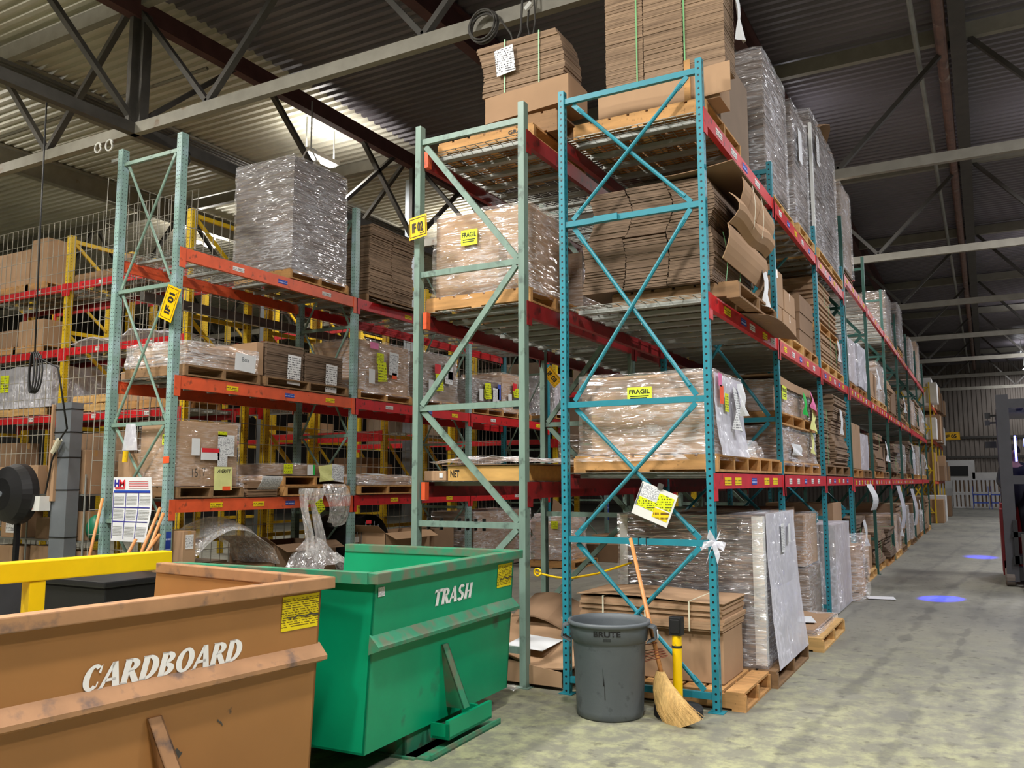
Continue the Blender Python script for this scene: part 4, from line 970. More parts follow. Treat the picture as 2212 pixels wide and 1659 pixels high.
for k, (y, l) in enumerate(((11.6, 'near'), (12.3, 'far'))):
    carton(f'dark box on the floor in the second bay of the IF 01 rack, {l} one', -9.1, -8.3, y, y+.6, .01, .5+.3*k, 'cardboard_dark', tape=False)
wrapped('wide wrapped brown block on the floor, third bay of the IF 01 rack', -9.1, -8.2, 13.4, 15.6, .02, 1.05, 'cardboard_dark', 'film', n=8)
r = flatfilm('bundle of crumpled film with a lime sticker on the floor past the bin', -7.6, -6.9, 14.6, 15.4, .15, .95, 'film_heavy', .1, seed=9)
note(r, 'y', -7.1, 14.5, .8, .14, .14, 'printed_lime'); pallet('pallet under the crumpled film past the green bin', -7.7, -6.7, 14.5, 15.6, 0, 'wood')
r = thing('cardboard_sheet', 'large brown sheet leaning against the teal IF 03 post', 'cardboard sheet', (-7.6, 15.9, 0))
bent(r, 'sheet', 'cardboard_dark', lambda u, v: (-7.9+.7*u, 16.1-.4*(1-v), .01+1.25*v*(1-.4*u)), 3, 4, (0, .008, 0))
for k in range(3): carton(f'low heap of brown cartons on the far floor beyond the bin, {["left","middle","right"][k]}', -7.2+.9*k, -6.4+.9*k, 16.1, 16.95, .003, .35+.1*k, 'cardboard_dark', tape=False)
# ------------------------------------------------------------------ hoppers
def hopper(label, loc, rz, L, W, steel, scuff, word, wy0, wy1, wz0, wz1, ly0, ly1, lz0, lz1, shear, gy):
    r = thing('dumping_hopper', label, 'hopper', loc, rz=rz); WL[r.name] = (0, 0, 0)
    b, t, z0, z1 = -.06, .012, .14, 1.08
    lz = .60; xl, xb = -W*1.03, -W*.62       # low dumping lip on the far side
    m = MB()
    m.hexa([(b-t, 0, z0), (b, 0, z0), (b, L, z0), (b-t, L, z0), (-t, 0, z1), (0, 0, z1), (0, L, z1), (-t, L, z1)])
    P5 = [(b, z0), (0, z1), (-W, z1), (xl, lz), (xb, z0)]
    for y in (0, L-t):
        m.quad([(x, y+t, z) for x, z in P5]); m.quad([(x, y, z) for x, z in P5[::-1]])
        for i in range(5):
            (xa, za), (xc, zc_) = P5[i], P5[(i+1) % 5]; m.quad([(xa, y, za), (xc, y, zc_), (xc, y+t, zc_), (xa, y+t, za)])
    m.hexa([(xb-t, 0, z0), (xb, 0, z0), (xb, L, z0), (xb-t, L, z0), (xl-t, 0, lz), (xl, 0, lz), (xl, L, lz), (xl-t, L, lz)])
    m.box(xb, b, 0, L, z0, z0+t); m.build('bin_body', steel, r)
    m = MB(); o, h = .05, .06
    m.box(-.02, o, -o, L+o, z1-.03, z1+.03)
    for a in ((-W, -.02, -o, .02), (-W, -.02, L-.02, L+o)): m.box(*a, z1-.03, z1+.03)
    m.build('rim', scuff, r, bevel=.006)
    MB().box(xl-.03, xl+.01, -.01, L+.01, lz-.03, lz+.01).build('dump_lip', scuff, r)
    f = lambda z: b*(z1-z)/(z1-z0)
    m = MB(); P = lambda y: [(f(.77)-.005, y, .775), (f(.72)+.06, y, .715), (f(.70)+.06, y, .695), (f(.68)-.005, y, .67)]
    p0, p1 = P(-.015), P(L+.015); m.quad(p0); m.quad(p1[::-1])
    for i in range(4): j = (i+1) % 4; m.quad([p0[i], p1[i], p1[j], p0[j]])
    m.build('stiffener_ridge', scuff, r, label='scuffed ridge along the side')
    m = MB()           # sloping gusset channel
    za, zb = .60, .20
    for s in (-1, 1):
        m.hexa([(f(zb), gy+.12+s*.035-.004, zb), (.07, gy+.12+s*.035-.004, zb), (.07, gy+.12+s*.035+.004, zb), (f(zb), gy+.12+s*.035+.004, zb), (f(za)-.004, gy+s*.03-.004, za), (f(za)+.012, gy+s*.03-.004, za), (f(za)+.012, gy+s*.03+.004, za), (f(za)-.004, gy+s*.03+.004, za)])
    m.hexa([(.062, gy+.12-.039, zb), (.07, gy+.12-.039, zb), (.07, gy+.12+.039, zb), (.062, gy+.12+.039, zb), (f(za)+.004, gy-.034, za), (f(za)+.012, gy-.034, za), (f(za)+.012, gy+.034, za), (f(za)+.004, gy+.034, za)])
    m.build('gusset', scuff, r)
    MB().box(-.05, .07, gy-.10, gy+.45, .06, .075).box(.045, .07, gy-.10, gy+.45, .06, .17).box(-.06, .07, gy-.10, gy-.09, .06, .15).box(-.06, .05, gy+.28, gy+.30, .075, .18).build('fork_bracket', steel, r)
    m = MB().box(-W*.6, -.02, gy-.35, gy+.55, .0, .012).box(-.10, .085, gy-.32, gy+.55, .0, .012).box(.07, .085, gy-.32, gy+.55, .0, .035)
    m.box(-W*.55, -.1, gy-.32, gy-.30, .012, .14).box(-W*.55, -.1, gy+.5, gy+.52, .012, .14).box(-.12, -.10, gy-.32, gy+.55, .012, .14).box(-W*.55, -W*.5, gy-.32, gy+.52, .012, .14)
    m.build('skid_base', scuff, r)
    up = V3((-b/(z1-z0), 0, 1)).normalized(); g = lambda z: f(z)+.002
    zc = (wz0+wz1)/2
    hopper_letters(word, (g(zc), (wy0+wy1)/2, zc), (0, 1, 0), up, wy1-wy0, wz1-wz0, r, shear)
    zc = (lz0+lz1)/2
    w = decal(r, 'warning_label', (g(zc), (ly0+ly1)/2, zc), (0, 1, 0), up, ly1-ly0, lz1-lz0, 'printed_warning', .002)
    m = MB(); n = V3((1, 0, .06))
    for k in range(5): m.quad([(g(zc)+.004, ly0+.03+.04*k, zc-.02-.01*(k % 2)), (g(zc)+.004, ly0+.06+.045*k, zc-.03+.012*(k % 2)), (g(zc)+.004, ly0+.06+.045*k, zc-.022+.014*(k % 2)), (g(zc)+.004, ly0+.03+.04*k, zc-.014-.01*(k % 2))])
    m.build('tear', 'dark_steel', w)
    return r
h1 = hopper('brown steel hopper lettered CARDBOARD in the front left corner', (-3.247, 1.729, 0), math.radians(-5.8), 1.78, 1.45, 'brown_steel', 'brown_scuffed', 'CARDBOARD', .53, 1.30, .768, .868, 1.525, 1.765, .862, 1.033, .22, .86)
h2 = hopper('green steel hopper lettered TRASH beside the brown one', (-2.95, 3.80, 0), math.radians(2.5), 1.71, 1.50, 'green_steel', 'green_scuffed', 'TRASH', .625, 1.108, .846, .945, 1.46, 1.68, .865, 1.025, .2, .78)
for k, (yc, zc_, s, e) in enumerate(((.985, .405, .05, .055), (1.205, .50, .035, .03))):
    m = MB(); a_ = [(yc+s*.5*math.cos(t)*(1+.4*math.sin(3*t+k))*(1 if k == 0 else .35)+(.0 if k == 0 else .5*(math.sin(t))*-s*.8), zc_+e*.5*math.sin(t)*(1+.35*math.cos(4*t))) for t in [i*6.283/14 for i in range(14)]]
    m.quad([(-.06*(1.08-z)/.94+.0025, y, z) for y, z in a_]); m.build('scrape_mark', 'dark_steel', h1, label='dark scrape in the paint')
decal(h2, 'paper_sticker', (-.002, .06, 1.0), (0, 1, 0), (0, 0, 1), .06, .05, 'printed_label')
# ------------------------------------------------------------------ grey can, broom, stanchion
cx, cy = -2.372, 5.70
r = thing('trash_can', 'round grey plastic trash can lettered BRUTE in front of the teal frame', 'trash can', (cx, cy, 0))
m = MB().lathe([(.0, .012), (.2, .012), (.218, .0), (.228, .012), (.232, .05), (.252, .50), (.254, .505), (.266, .515), (.272, .59), (.274, .612), (.287, .616), (.29, .628), (.287, .642), (.276, .645), (.266, .64), (.262, .6), (.245, .5), (.222, .05), (0, .03)], 48, (cx, cy))
m.build('can_body', 'bin_grey', r, smooth=True)
for s, a0 in ((-1, math.radians(205)), (1, math.radians(12))):
    d = V3((math.cos(a0), math.sin(a0), 0)); q = V3((-d.y, d.x, 0)); c = V3((cx, cy, 0))
    m = MB(); p = [c+d*.275+V3((0, 0, .615)), c+d*.32+V3((0, 0, .6)), c+d*.33+V3((0, 0, .53)), c+d*.268+V3((0, 0, .50))]
    for i in range(3): m.bar(p[i]-q*0, p[i+1], .12 if i else .12, .012, tuple(d))
    h = m.build('handle', 'bin_grey', r, bevel=.003)
    if s > 0: MB().bar(c+d*.338+V3((0, 0, .585)), c+d*.341+V3((0, 0, .53)), .04, .004, tuple(d)).build('care_tag', 'white_paper', h)
def wrap_letters(txt, z, h, w, a_c, rad, mat, shear=0):
    o = letters(txt, (cx, cy-rad, z), (1, 0, 0), (0, 0, 1), w, h, mat, r, shear=shear, bold=.03)
    for v in o.data.vertices:
        t = a_c+v.co.x/rad; v.co.x = (rad+.0015)*math.cos(t); v.co.y = (rad+.0015)*math.sin(t)
wrap_letters('BRUTE', .582, .036, .185, math.radians(-70.5), .272, 'black_letter')
m = MB(); 
for k in range(3):
    zz = .548-.007*k
    for j in range(8):
        t0 = math.radians(-70.5)-.1+.024*j; t1 = t0+.02
        m.quad([(cx+.2705*math.cos(t0), cy+.2705*math.sin(t0), zz), (cx+.2705*math.cos(t1), cy+.2705*math.sin(t1), zz), (cx+.2707*math.cos(t1), cy+.2707*math.sin(t1), zz+.003), (cx+.2707*math.cos(t0), cy+.2707*math.sin(t0), zz+.003)])
m.build('small_print', 'black_letter', r)
m = MB()
for (a, z0, z1, w) in ((-78, .24, .36, .008), (-76, .15, .30, .006)):
    t = math.radians(a); ra = lambda z: .2325+(z-.05)*.0445+.001
    m.quad([(cx+ra(z0)*math.cos(t), cy+ra(z0)*math.sin(t), z0), (cx+ra(z0)*math.cos(t+w/.1*.4), cy+ra(z0)*math.sin(t+w/.1*.4), z0), (cx+ra(z1)*math.cos(t-w*1), cy+ra(z1)*math.sin(t-w*1), z1)])
m.build('scratch', 'black_letter', r)
r = thing('broom', 'corn broom with wooden handle leaning on the teal frame by the grey can', 'broom', (-1.85, 5.66, 0))
MB().tube([(-2.012, 5.765, .27), (-2.10, 5.84, .52), (-2.318, 6.005, 1.185)], [.015, .0155, .0135], 12).build('handle', 'broom_wood', r, smooth=True)
def bris(u, v):       # u around, v down; flares and sweeps to the right
    t = v; w = .028+.075*min(1, t*1.8)**.8+.015*t; d = .026+.02*math.sin(min(1, t*1.5)*math.pi*.5)
    c = V3((-2.02+.045*t+.15*t*t, 5.755-.10*t, .315-.31*t)); a = u*2*math.pi
    return c+V3((math.cos(a)*w, math.sin(a)*d-.25*math.cos(a)*w, .06*t*math.cos(a)*w/.1*.8))+V3((noise.noise(V3((u*30, t*3, 0)))*.006*t,)*3)*(1 if t < 1 else 1)
m = MB().grid(lambda u, v: bris(u, v), 40, 16)
m.quad([tuple(bris(i/40, 1)) for i in range(40)])
m.build('bristles', 'straw', r)
m = MB()
rr = random.Random(3)
for k in range(70):
    u = rr.random(); p = [bris(u, t) for t in (.35, .7, 1.0)]; c = V3((0, 0, 0))
    o = V3((math.cos(u*6.283)*.005, math.sin(u*6.283)*.005, 0)); m.tube([p[0], p[1]+o, p[2]+o*1.6+V3((rr.uniform(-.01, .014), rr.uniform(-.008, .008), max(-.0, rr.uniform(-.004, .02))))], [.0016, .0016, .0008], 4)
m.build('loose_straw', 'straw', r)
m = MB()
for t in (.40, .55, .60, .65, .70): m.tube([bris(i/20, t)+V3((math.cos(i/20*6.283)*.003, math.sin(i/20*6.283)*.003, 0)) for i in range(21)], .0028, 5)
m.build('stitching', 'twine', r)
MB().lathe([(.018, 0), (.03, .005), (.032, .02), (.024, .06), (.018, .075)], 14, (0, 0)).build('neck', 'straw', r)
r.children[-1].location = (-2.02+1.85, 5.755-5.66, .285)
sx_, sy_ = -1.945, 5.89
r = thing('stanchion', 'yellow post with black belt head on a round rubber base', 'stanchion', (sx_, sy_, 0))
MB().lathe([(0, .0), (.165, .0), (.168, .006), (.168, .055), (.16, .066), (.05, .078), (0, .078)], 36, (sx_, sy_)).build('base', 'black_rubber', r, smooth=False)
MB().lathe([(0, .07), (.033, .07), (.033, .56), (0, .56)], 20, (sx_, sy_)).build('post', 'safety_yellow', r, smooth=False)
MB().lathe([(.033, .455), (.0355, .455), (.0355, .47), (.033, .47)], 20, (sx_, sy_)).build('ring', 'black_rubber', r)
MB().box(sx_-.043, sx_+.043, sy_-.04, sy_+.04, .54, .665).box(sx_-.034, sx_+.034, sy_-.046, sy_+.046, .555, .65).build('belt_head', 'black_plastic', r, bevel=.006)
MB().lathe([(.0, .48), (.005, .48), (.005, .481), (0, .481)], 8, (sx_, sy_-.0335)).build('rivet', 'steel', r)
# laminated sheet on the teal frame
r = thing('laminated_sheet', 'white laminated notice clipped aslant to the front teal frame', 'notice', (-2.14, 5.99, 1.435))
R_ = V3((.93, 0, -.37)); U_ = V3((.37, 0, .93)); c = V3((-2.135, 6.03, 1.435))
decal(r, 'sheet', c, R_, U_, .29, .25, 'white_plastic', .003)
decal(r, 'text_block', c+V3((0, -.0035, 0))-R_*.06+U_*.07, R_, U_, .13, .09, 'printed_paper', .001)
decal(r, 'text_block', c+V3((0, -.0035, 0))-R_*.06-U_*.02, R_, U_, .14, .07, 'printed_lime', .001)
decal(r, 'text_block', c+V3((0, -.0035, 0))+R_*.07+U_*.04, R_, U_, .12, .10, 'printed_lime', .001)
decal(r, 'text_block', c+V3((0, -.0035, 0))+R_*.07-U_*.055, R_, U_, .12, .07, 'printed_yellow', .001)
decal(r, 'blue_bar', c+V3((0, -.0035, 0))-R_*.137+U_*.03, R_, U_, .01, .17, 'steel', .001)
m = MB().bar(c+U_*.12+V3((0, -.008, 0)), c+U_*.16+V3((0, -.008, 0)), .04, .012, (0, 1, 0)); m.build('clip', 'dark_steel', r)
r = thing('film_knot', 'knot of torn white film tied round the teal aisle post', 'plastic film', (-1.70, 6.05, 1.17))
for k in range(6):
    a = k*1.05; bent(r, 'strand', 'film_white', lambda u, v, a=a, k=k: (-1.715+.05*math.cos(a)*v*1.6+.02*u, 6.035-.02*v+.02*math.sin(k), 1.165+.05*math.sin(a)*v*2+.03*(u-.5)*(1+v)-.02*v*v), 3, 5, (.003, -.002, 0))
# ------------------------------------------------------------------ left foreground
r = thing('guard_rail', 'bright yellow steel guard rail behind the brown hopper', 'guard rail', (-5.3, 3.3, 0), rz=math.radians(-6)); WL[r.name] = (0, 0, 0)
MB().box(-.06, .06, -1.6, .98, .99, 1.115).build('rail', 'safety_yellow', r, bevel=.008)
MB().box(-.05, .05, .0, .10, .012, .99).build('post', 'safety_yellow', r, bevel=.006); MB().box(-.12, .12, -.07, .17, 0, .012).build('base_plate', 'safety_yellow', r)
r = thing('waste_bin', 'low black plastic bin behind the yellow guard rail', 'bin', (-7.95, 5.75, 0))
MB().box(-8.45, -7.42, 5.4, 6.2, 0.0, .60).build('body', 'black_plastic', r, bevel=.02); MB().box(-8.48, -7.39, 5.37, 6.23, .60, .66).build('lid', 'black_plastic', r, bevel=.015)
r = thing('waste_bin', 'dark grey bin at the left picture edge behind the guard rail', 'bin', (-9.55, 5.6, 0))
MB().box(-9.9, -9.15, 5.3, 6.0, 0, .7).build('body', 'forklift_grey', r, bevel=.02)
# calendar
r = thing('wall_calendar', 'white year calendar with blue and red HM letters hung on the rack frame', 'calendar', (-8.67, 6.6, .93))
cal = lambda u, v: V3((-8.985+.655*u+(.03*math.sin((1-v)*3)-.05*max(0, .45-v))*u, 6.585-.03*math.sin(v*4+u)*(1-v)*u-.005, .93+.735*v))
bent(r, 'sheet', 'white_paper', cal, 8, 14, (0, .003, 0))
cp = lambda u, v: cal(u, v)+V3((0, -.004, 0))
m = MB()
for v in (.755, .52, .30, ): m.grid(lambda a, b, v=v: cp(.04+.92*a, v+.014*b), 12, 1)
for u in (.02, .345, .67): m.grid(lambda a, b, u=u: cp(u+.014*a, .04+.72*b), 1, 12)
m.build('ruled_lines', 'blue_letter', r)
m = MB(); m.grid(lambda a, b: cp(.03+.93*a, .765+.03*b), 12, 1); m.build('blue_band', 'tag_blue', r)
m = MB()
for i in range(3):
    for j, v0 in enumerate((.06, .32, .54)):
        for k in range(7): m.grid(lambda a, b, i=i, v0=v0, k=k: cp(.05+.325*i+.26*a, v0+.03+.022*k+.006*b), 4, 1)
m.build('month_rows', 'galvanised', r)
letters('H', cp(.10, .905), (1, 0, 0), (0, 0, 1), .085, .085, 'blue_letter', r, bold=.05); letters('M', cp(.245, .905), (1, 0, 0), (0, 0, 1), .105, .085, 'red_letter', r, bold=.015)
m = MB()
for k in range(2): m.grid(lambda a, b, k=k: cp(.06+.26*a, .835-.02*k+.012*b), 4, 1)
for k in range(4): m.grid(lambda a, b, k=k: cp(.42+.5*a, .93-.035*k+.008*b), 5, 1)
m.build('heading', 'red_letter', r)
for k, (a, b, l) in enumerate((((-8.09, 6.53, 1.33), (-8.42, 6.2, .02), 'long wooden handle leaning on the IF 01 post, tallest'), ((-8.02, 6.52, 1.27), (-8.24, 6.14, .02), 'wooden handle leaning on the IF 01 post, beside the tallest'), ((-7.99, 6.46, 1.04), (-8.52, 6.0, .02), 'wooden handle slanting across the other handles'), ((-8.33, 6.42, .98), (-8.66, 6.1, .02), 'short wooden handle leaning below the calendar'), ((-9.14, 6.56, 1.42), (-9.16, 6.3, .02), 'flat wooden stick beside the left IF 01 post'), ((-8.72, 6.3, .72), (-8.9, 6.25, .02), 'grey metal pole leaning behind the black bin'))):
    o = MB().tube([a, b], .018, 8).build('broomstick' if k < 5 else 'metal_pole', 'broom_wood' if k < 5 else 'galvanised', None, loc=b, smooth=True); tag(o, l, 'handle')
r = thing('plastic_sleeve', 'small grey plastic sleeve hanging from the IF 01 frame', 'bag', (-8.78, 6.6, 1.9))
bent(r, 'sleeve', 'film_white', lambda u, v: (-8.86+.16*u+(u-.5)*.1*(1-v), 6.63-.03*math.sin(u*3.1), 1.98+.31*v), 5, 4, (0, -.01, 0)); MB().tube([(-8.79, 6.58, 1.97), (-8.80, 6.58, 1.84)], .03, 10).build('yellow_grip', 'yellow', r)
# steel stub pole with fan and plug
r = thing('service_pole', 'grey steel service pole with strapped conduit left of the rack', 'pole', (-11.25, 7.45, 0))
MB().box(-11.42, -11.08, 7.40, 7.58, 0, 2.72).build('tube', 'steel', r)
MB().box(-11.47, -11.43, 7.36, 7.40, 1.4, 2.7).box(-11.40, -11.33, 7.36, 7.40, 1.35, 2.2).build('conduit', 'cardboard', r)
for z in (2.62, 2.3, 1.95, 1.5, .85): MB().box(-11.43, -11.07, 7.39, 7.59, z, z+.012).build('strap', 'black_cable', r)
MB().box(-11.75, -11.4, 7.22, 7.38, 1.22, 1.42).build('outlet_box', 'white_plastic', r); MB().box(-11.74, -11.55, 7.215, 7.22, 1.24, 1.29).build('orange_label', 'tag_orange', r)
r = thing('drum_fan', 'round black drum fan beside the grey service pole', 'fan', (-11.92, 7.12, 1.45))
WL[r.name] = (0, 0, 0)
o = MB().lathe([(0, -.14), (.22, -.13), (.38, -.06), (.42, .06), (.42, .16), (.40, .16), (.38, 0)], 36).build('drum', 'black_plastic', r); o.data.transform(Matrix.Rotation(math.radians(-90), 4, 'X'))
o = MB().lathe([(0, -.15), (.04, -.15), (.04, -.13), (0, -.13)], 12).build('hub', 'steel', r); o.data.transform(Matrix.Rotation(math.radians(-90), 4, 'X'))
MB().box(-.03, .03, .1, .16, -1.45, -.40).box(-.3, .3, -.2, .4, -1.45, -1.42).build('stand', 'black_plastic', r)
r = thing('drop_cord', 'black power cord dropping from the roof with a coiled loop at mid height', 'cord', (-10.5, 6.5, 0))
MB().tube([(-10.63, 6.5, 6.62), (-10.60, 6.5, 5.0), (-10.545, 6.5, 3.2)], .012, 6).build('cord', 'black_cable', r, smooth=True)
m = MB()
for k in range(4): m.tube([(-10.545+(.06+.03*k)*math.sin(t)*(1 if k % 2 else -1)*.9, 6.47+.02*k, 3.0-.26*math.cos(t)+.0*k) for t in [i*.42 for i in range(16)]], .012, 6)
m.tube([(-10.5, 6.5, 3.2), (-10.2, 6.6, 3.05), (-10.4, 6.9, 2.3), (-11.2, 7.33, 2.2), (-11.35, 7.33, 1.9), (-11.45, 7.33, 1.45)], .012, 6)
m.build('coil', 'black_cable', r, smooth=True)
MB().tube([(-11.2, 7.33, 2.2), (-11.33, 7.33, 2.02)], .04, 10).build('plug', 'strap_white', r)
# shelf unit with cartons below the calendar's left
r = thing('wire_shelf_unit', 'low wire shelving full of cartons left of the IF 01 frame', 'shelving', (-12.1, 7.75, 0))
for x in (-13.2, -12.3, -11.0):
    for y in (7.62, 7.98): MB().tube([(x, y, 0), (x, y, 1.72)], .014, 6).build('post', 'galvanised', r)
for z in (.08, .78, 1.42): MB().box(-13.2, -11.0, 7.6, 8.0, z, z+.02).build('shelf', 'wire', r)
for k, (x, w, z, h, l, mt) in enumerate(((-13.1, .55, 1.442, .4, 'half open tan box with a flap, top of the low shelving', 'cardboard'), (-12.45, .32, 1.442, .42, 'narrow tan box on the low shelving, near the fan', 'cardboard'), (-11.7, .33, 1.442, .48, 'tan box with lid up on the low shelving', 'cardboard'), (-11.35, .3, 1.442, .62, 'taller tan box on the low shelving next to the frame', 'cardboard'),
    (-12.95, .5, .802, .45, 'tan box with white sheet on the middle shelf, left', 'cardboard'), (-12.1, .55, .802, .3, 'box behind the service pole, middle shelf', 'cardboard_dark'), (-11.5, .45, .802, .4, 'white-labelled box on the middle shelf by the frame', 'cardboard'),
    (-13.05, .68, .102, .58, 'large taped box on the bottom shelf, left', 'cardboard'), (-12.2, .6, .102, .6, 'tall tan box on the bottom shelf, middle', 'cardboard'), (-11.55, .5, .102, .55, 'box with purple label on the bottom shelf', 'cardboard'))):
    b = carton(l, x, x+w, 7.63, 7.95, z, z+h, mt)
    if k in (4, 6): note(b, 'y', x+w*.5, 7.628, z+h*.45, w*.5, h*.6, 'printed_label')
    if k == 9: note(b, 'y', x+w*.5, 7.628, z+h*.45, w*.6, h*.7, 'purple_label')
r = thing('cloth_bag', 'dark green plastic bag bulging beside the service pole', 'bag', (-11.75, 7.5, .8))
MB().grid(lambda u, v: (-10.93+.17*math.sin(v*3.14)**.5*math.cos(u*6.283)*(1.2-v*.6), 7.75+.1*math.sin(v*3.14)**.5*math.sin(u*6.283), .80+.36*v), 14, 8).build('bag', 'bag_green', r, smooth=True)
# ------------------------------------------------------------------ loads on the yellow racks behind the netting
YL = 'facing yellow rack'
spec = [(-14.6, -13.66, 4, .60, 'big tan carton, top level left, ', 'cardboard'), (-13.62, -13.2, 4, .74, 'pair of tall tan cartons by the yellow post, top level, ', 'cardboard'),
        (-13.85, -13.2, 3, .42, 'wide tan carton on the third level, ', 'cardboard'), (-14.9, -13.9, 3, .3, 'low carton at the left end, third level, ', 'cardboard_dark'),
        (-11.2, -10.2, 2, .45, 'brown carton near the IF 01 post, second level, ', 'cardboard'), (-14.9, -13.7, 1, .5, 'dark carton on the lowest level, ', 'cardboard_dark'), (-12.2, -11.0, 1, .6, 'brown carton on the lowest level right bay, ', 'cardboard_dark')]
for x0, x1, lv, h, l, mt in spec:
    z = DZ[lv]+.012
    if lv > 1: pallet('pallet under '+l+YL, x0-.06, x1+.06, 8.2, 9.2, z, 'wood')
    carton(l+YL, x0, x1, 8.24, 8.62, z+(.135 if lv > 1 else 0), z+.135+h, mt)
pallet('dark pallet beside the yellow post, top level, '+YL, -12.38, -11.2, 8.2, 9.2, DZ[4]+.012, 'wood_grey')
carton('small carton end on the dark pallet, top level, '+YL, -11.6, -11.2, 8.3, 9.1, DZ[4]+.15, DZ[4]+.36, 'cardboard_dark')
r = thing('plastic_sheet', 'crumpled white film lying on the third level beams behind the netting', 'plastic sheet', (-11.3, 8.5, DZ[3]+.05))
bent(r, 'sheet', 'film_white', lambda u, v: (-12.4+2.3*u, 8.2+.8*v, DZ[3]+.06+.14*math.sin(u*3.1)*(.5+.5*math.sin(u*11))+.05*noise.noise(V3((u*9, v*7, 1)))), 20, 6, (0, 0, .02))
pallet('pale pallet on the second level under the wrapped bale behind the netting', -14.7, -12.95, 8.2, 9.2, DZ[2]+.012, 'wood_pale')
r = wrapped('white film-wrapped bale with a lime label behind the netting at the left edge', -14.65, -12.85, 8.24, 9.15, DZ[2]+.15, 3.44, 'layers_grey', 'film_white', n=14, amp=.04)
note(r, 'y', -14.1, 8.19, 3.22, .3, .28, 'printed_lime')
for k in range(2): pallet(f'empty pale pallet on the second level right of the yellow post, {["lower","upper"][k]}', -12.3+.05*k, -11.2, 8.2, 9.2, DZ[2]+.014+.134*k, 'wood_pale')
for Y, x0, x1, nm in ((9.72, -15.1, -9.9, 'row behind the facing one'), (12.75, -12.5, -9.9, 'back row'), (14.05, -15.2, -9.9, 'rearmost row'), (17.2, -13.8, -5.7, 'row across the far end')):
    for lv in (0, 1, 2, 3):
        z = .003 if lv == 0 else DZ[lv]+(.13 if Y < 11 else -.09)+.004
        x = x0; k = 0
        while x < x1-.5:
            w = RND.uniform(.55, 1.15); h = RND.uniform(.25, .75)
            if RND.random() < .8 and not (lv == 3 and Y < 10) and not any(abs(x+w/2-px) < w/2+.06 for px in (-15.25, -12.5, -12.6, -9.78, -14, -11.2, -8.4, -5.6)):
                carton(f'dim carton in the yellow {nm}, {["floor level","lowest beams","second beams","third beams"][lv]}, {NTH[k]} from the left', x, min(x+w, x1), Y+.1, Y+.9, z, z+h, RND.choice(('cardboard', 'cardboard_dark', 'cardboard_grey')), tape=False)
                k += 1
            x += w+.12
# building column with flange, seen through the racks
for (x, y, l) in ((-10.35, 14.45, 'grey steel roof column behind the third bay of the IF 01 rack'), (-13.55, 13.55, 'bluish steel column seen between the yellow racks'), (-10.35, 27.4, 'steel roof column far behind the racks'), (-10.35, 1.0, 'steel roof column at the near left, out of the aisle')):
    r = thing('steel_column', l, 'column', (x, y, 0)); 
    MB().box(x-.13, x+.13, y-.13, y-.11, 0, 8.0).box(x-.13, x+.13, y+.11, y+.13, 0, 8.0).box(x-.01, x+.01, y-.11, y+.11, 0, 8.0).build('i_section', 'steel', r)
    MB().box(x-.2, x+.2, y-.2, y+.2, 0, .015).build('base_plate', 'steel', r)
# netting
def net(label, p, q, z0, z1, dx, dz, sag=.03):
    p, q = V3(p), V3(q); L = (q-p).length; d = (q-p)/L
    r = thing('safety_net', label, 'safety netting', tuple((p+q)/2)); m = MB(); n = int(L/dx)
    nrm = V3((-d.y, d.x, 0))
    f = lambda s, z: p+d*s+nrm*sag*noise.noise(V3((s*.8, z*.5, p.x)))+V3((0, 0, z))+d*.03*noise.noise(V3((s*3, z*.7, 5)))
    for i in range(n+1):
        s = L*i/n
        m.tube([f(s, z0+(z1-z0)*k/8) for k in range(9)], .0052, 4, cap=False)
    k = int((z1-z0)/dz)
    for j in range(k+1):
        z = z0+(z1-z0)*j/k; m.tube([f(L*i/10, z) for i in range(11)], .0048, 4, cap=False)
    m.build('mesh', 'netting', r); return r
net('grey wire netting hung in front of the yellow rack at far left', (-15.4, 8.02, 0), (-9.45, 8.02, 0), .1, 5.7, .135, .27)
net('grey wire netting hung along the back of the IF 01 rack', (-9.42, 6.6, 0), (-9.42, 17.0, 0), .1, 5.4, .155, .29)
r = thing('support_beam', 'dark steel beam running along behind the IF 01 rack', 'beam', (-9.6, 7, 4.0))
MB().box(-9.62, -9.54, 7.3, 14.2, 3.98, 4.10).build('beam_body', 'dark_steel', r)
# ------------------------------------------------------------------ building
X0, X1, Y0_, Y1_, ZC = -32.0, 9.0, -8.0, 59.0, 8.72
struct(MB().box(X0, X1, Y0_, Y1_, -.1, 0).build('floor', 'concrete', loc=(0, 0, 0)), 'worn grey-green concrete floor with tyre marks')
def deck(x0, x1, name, mat, lab):
    m = MB(); p = .2; y = Y0_; pts = []
    while y < Y1_:
        for dy, z in ((0, 0), (.075, 0), (.1, .05), (.175, .05)): pts.append((min(y+dy, Y1_), ZC+z))
        y += p
    for a, b in zip(pts[:-1], pts[1:]): m.quad([(x0, a[0], a[1]), (x0, b[0], b[1]), (x1, b[0], b[1]), (x1, a[0], a[1])])
    m.box(x0, x1, Y0_, Y1_, ZC+.1, ZC+.2)
    struct(m.build(name, mat), lab)
deck(-10.3, X1, 'ceiling', 'roof_dark', 'dark ribbed steel roof deck over the racks')
deck(X0, -10.3, 'ceiling', 'roof_pale', 'pale painted ribbed roof deck on the left')
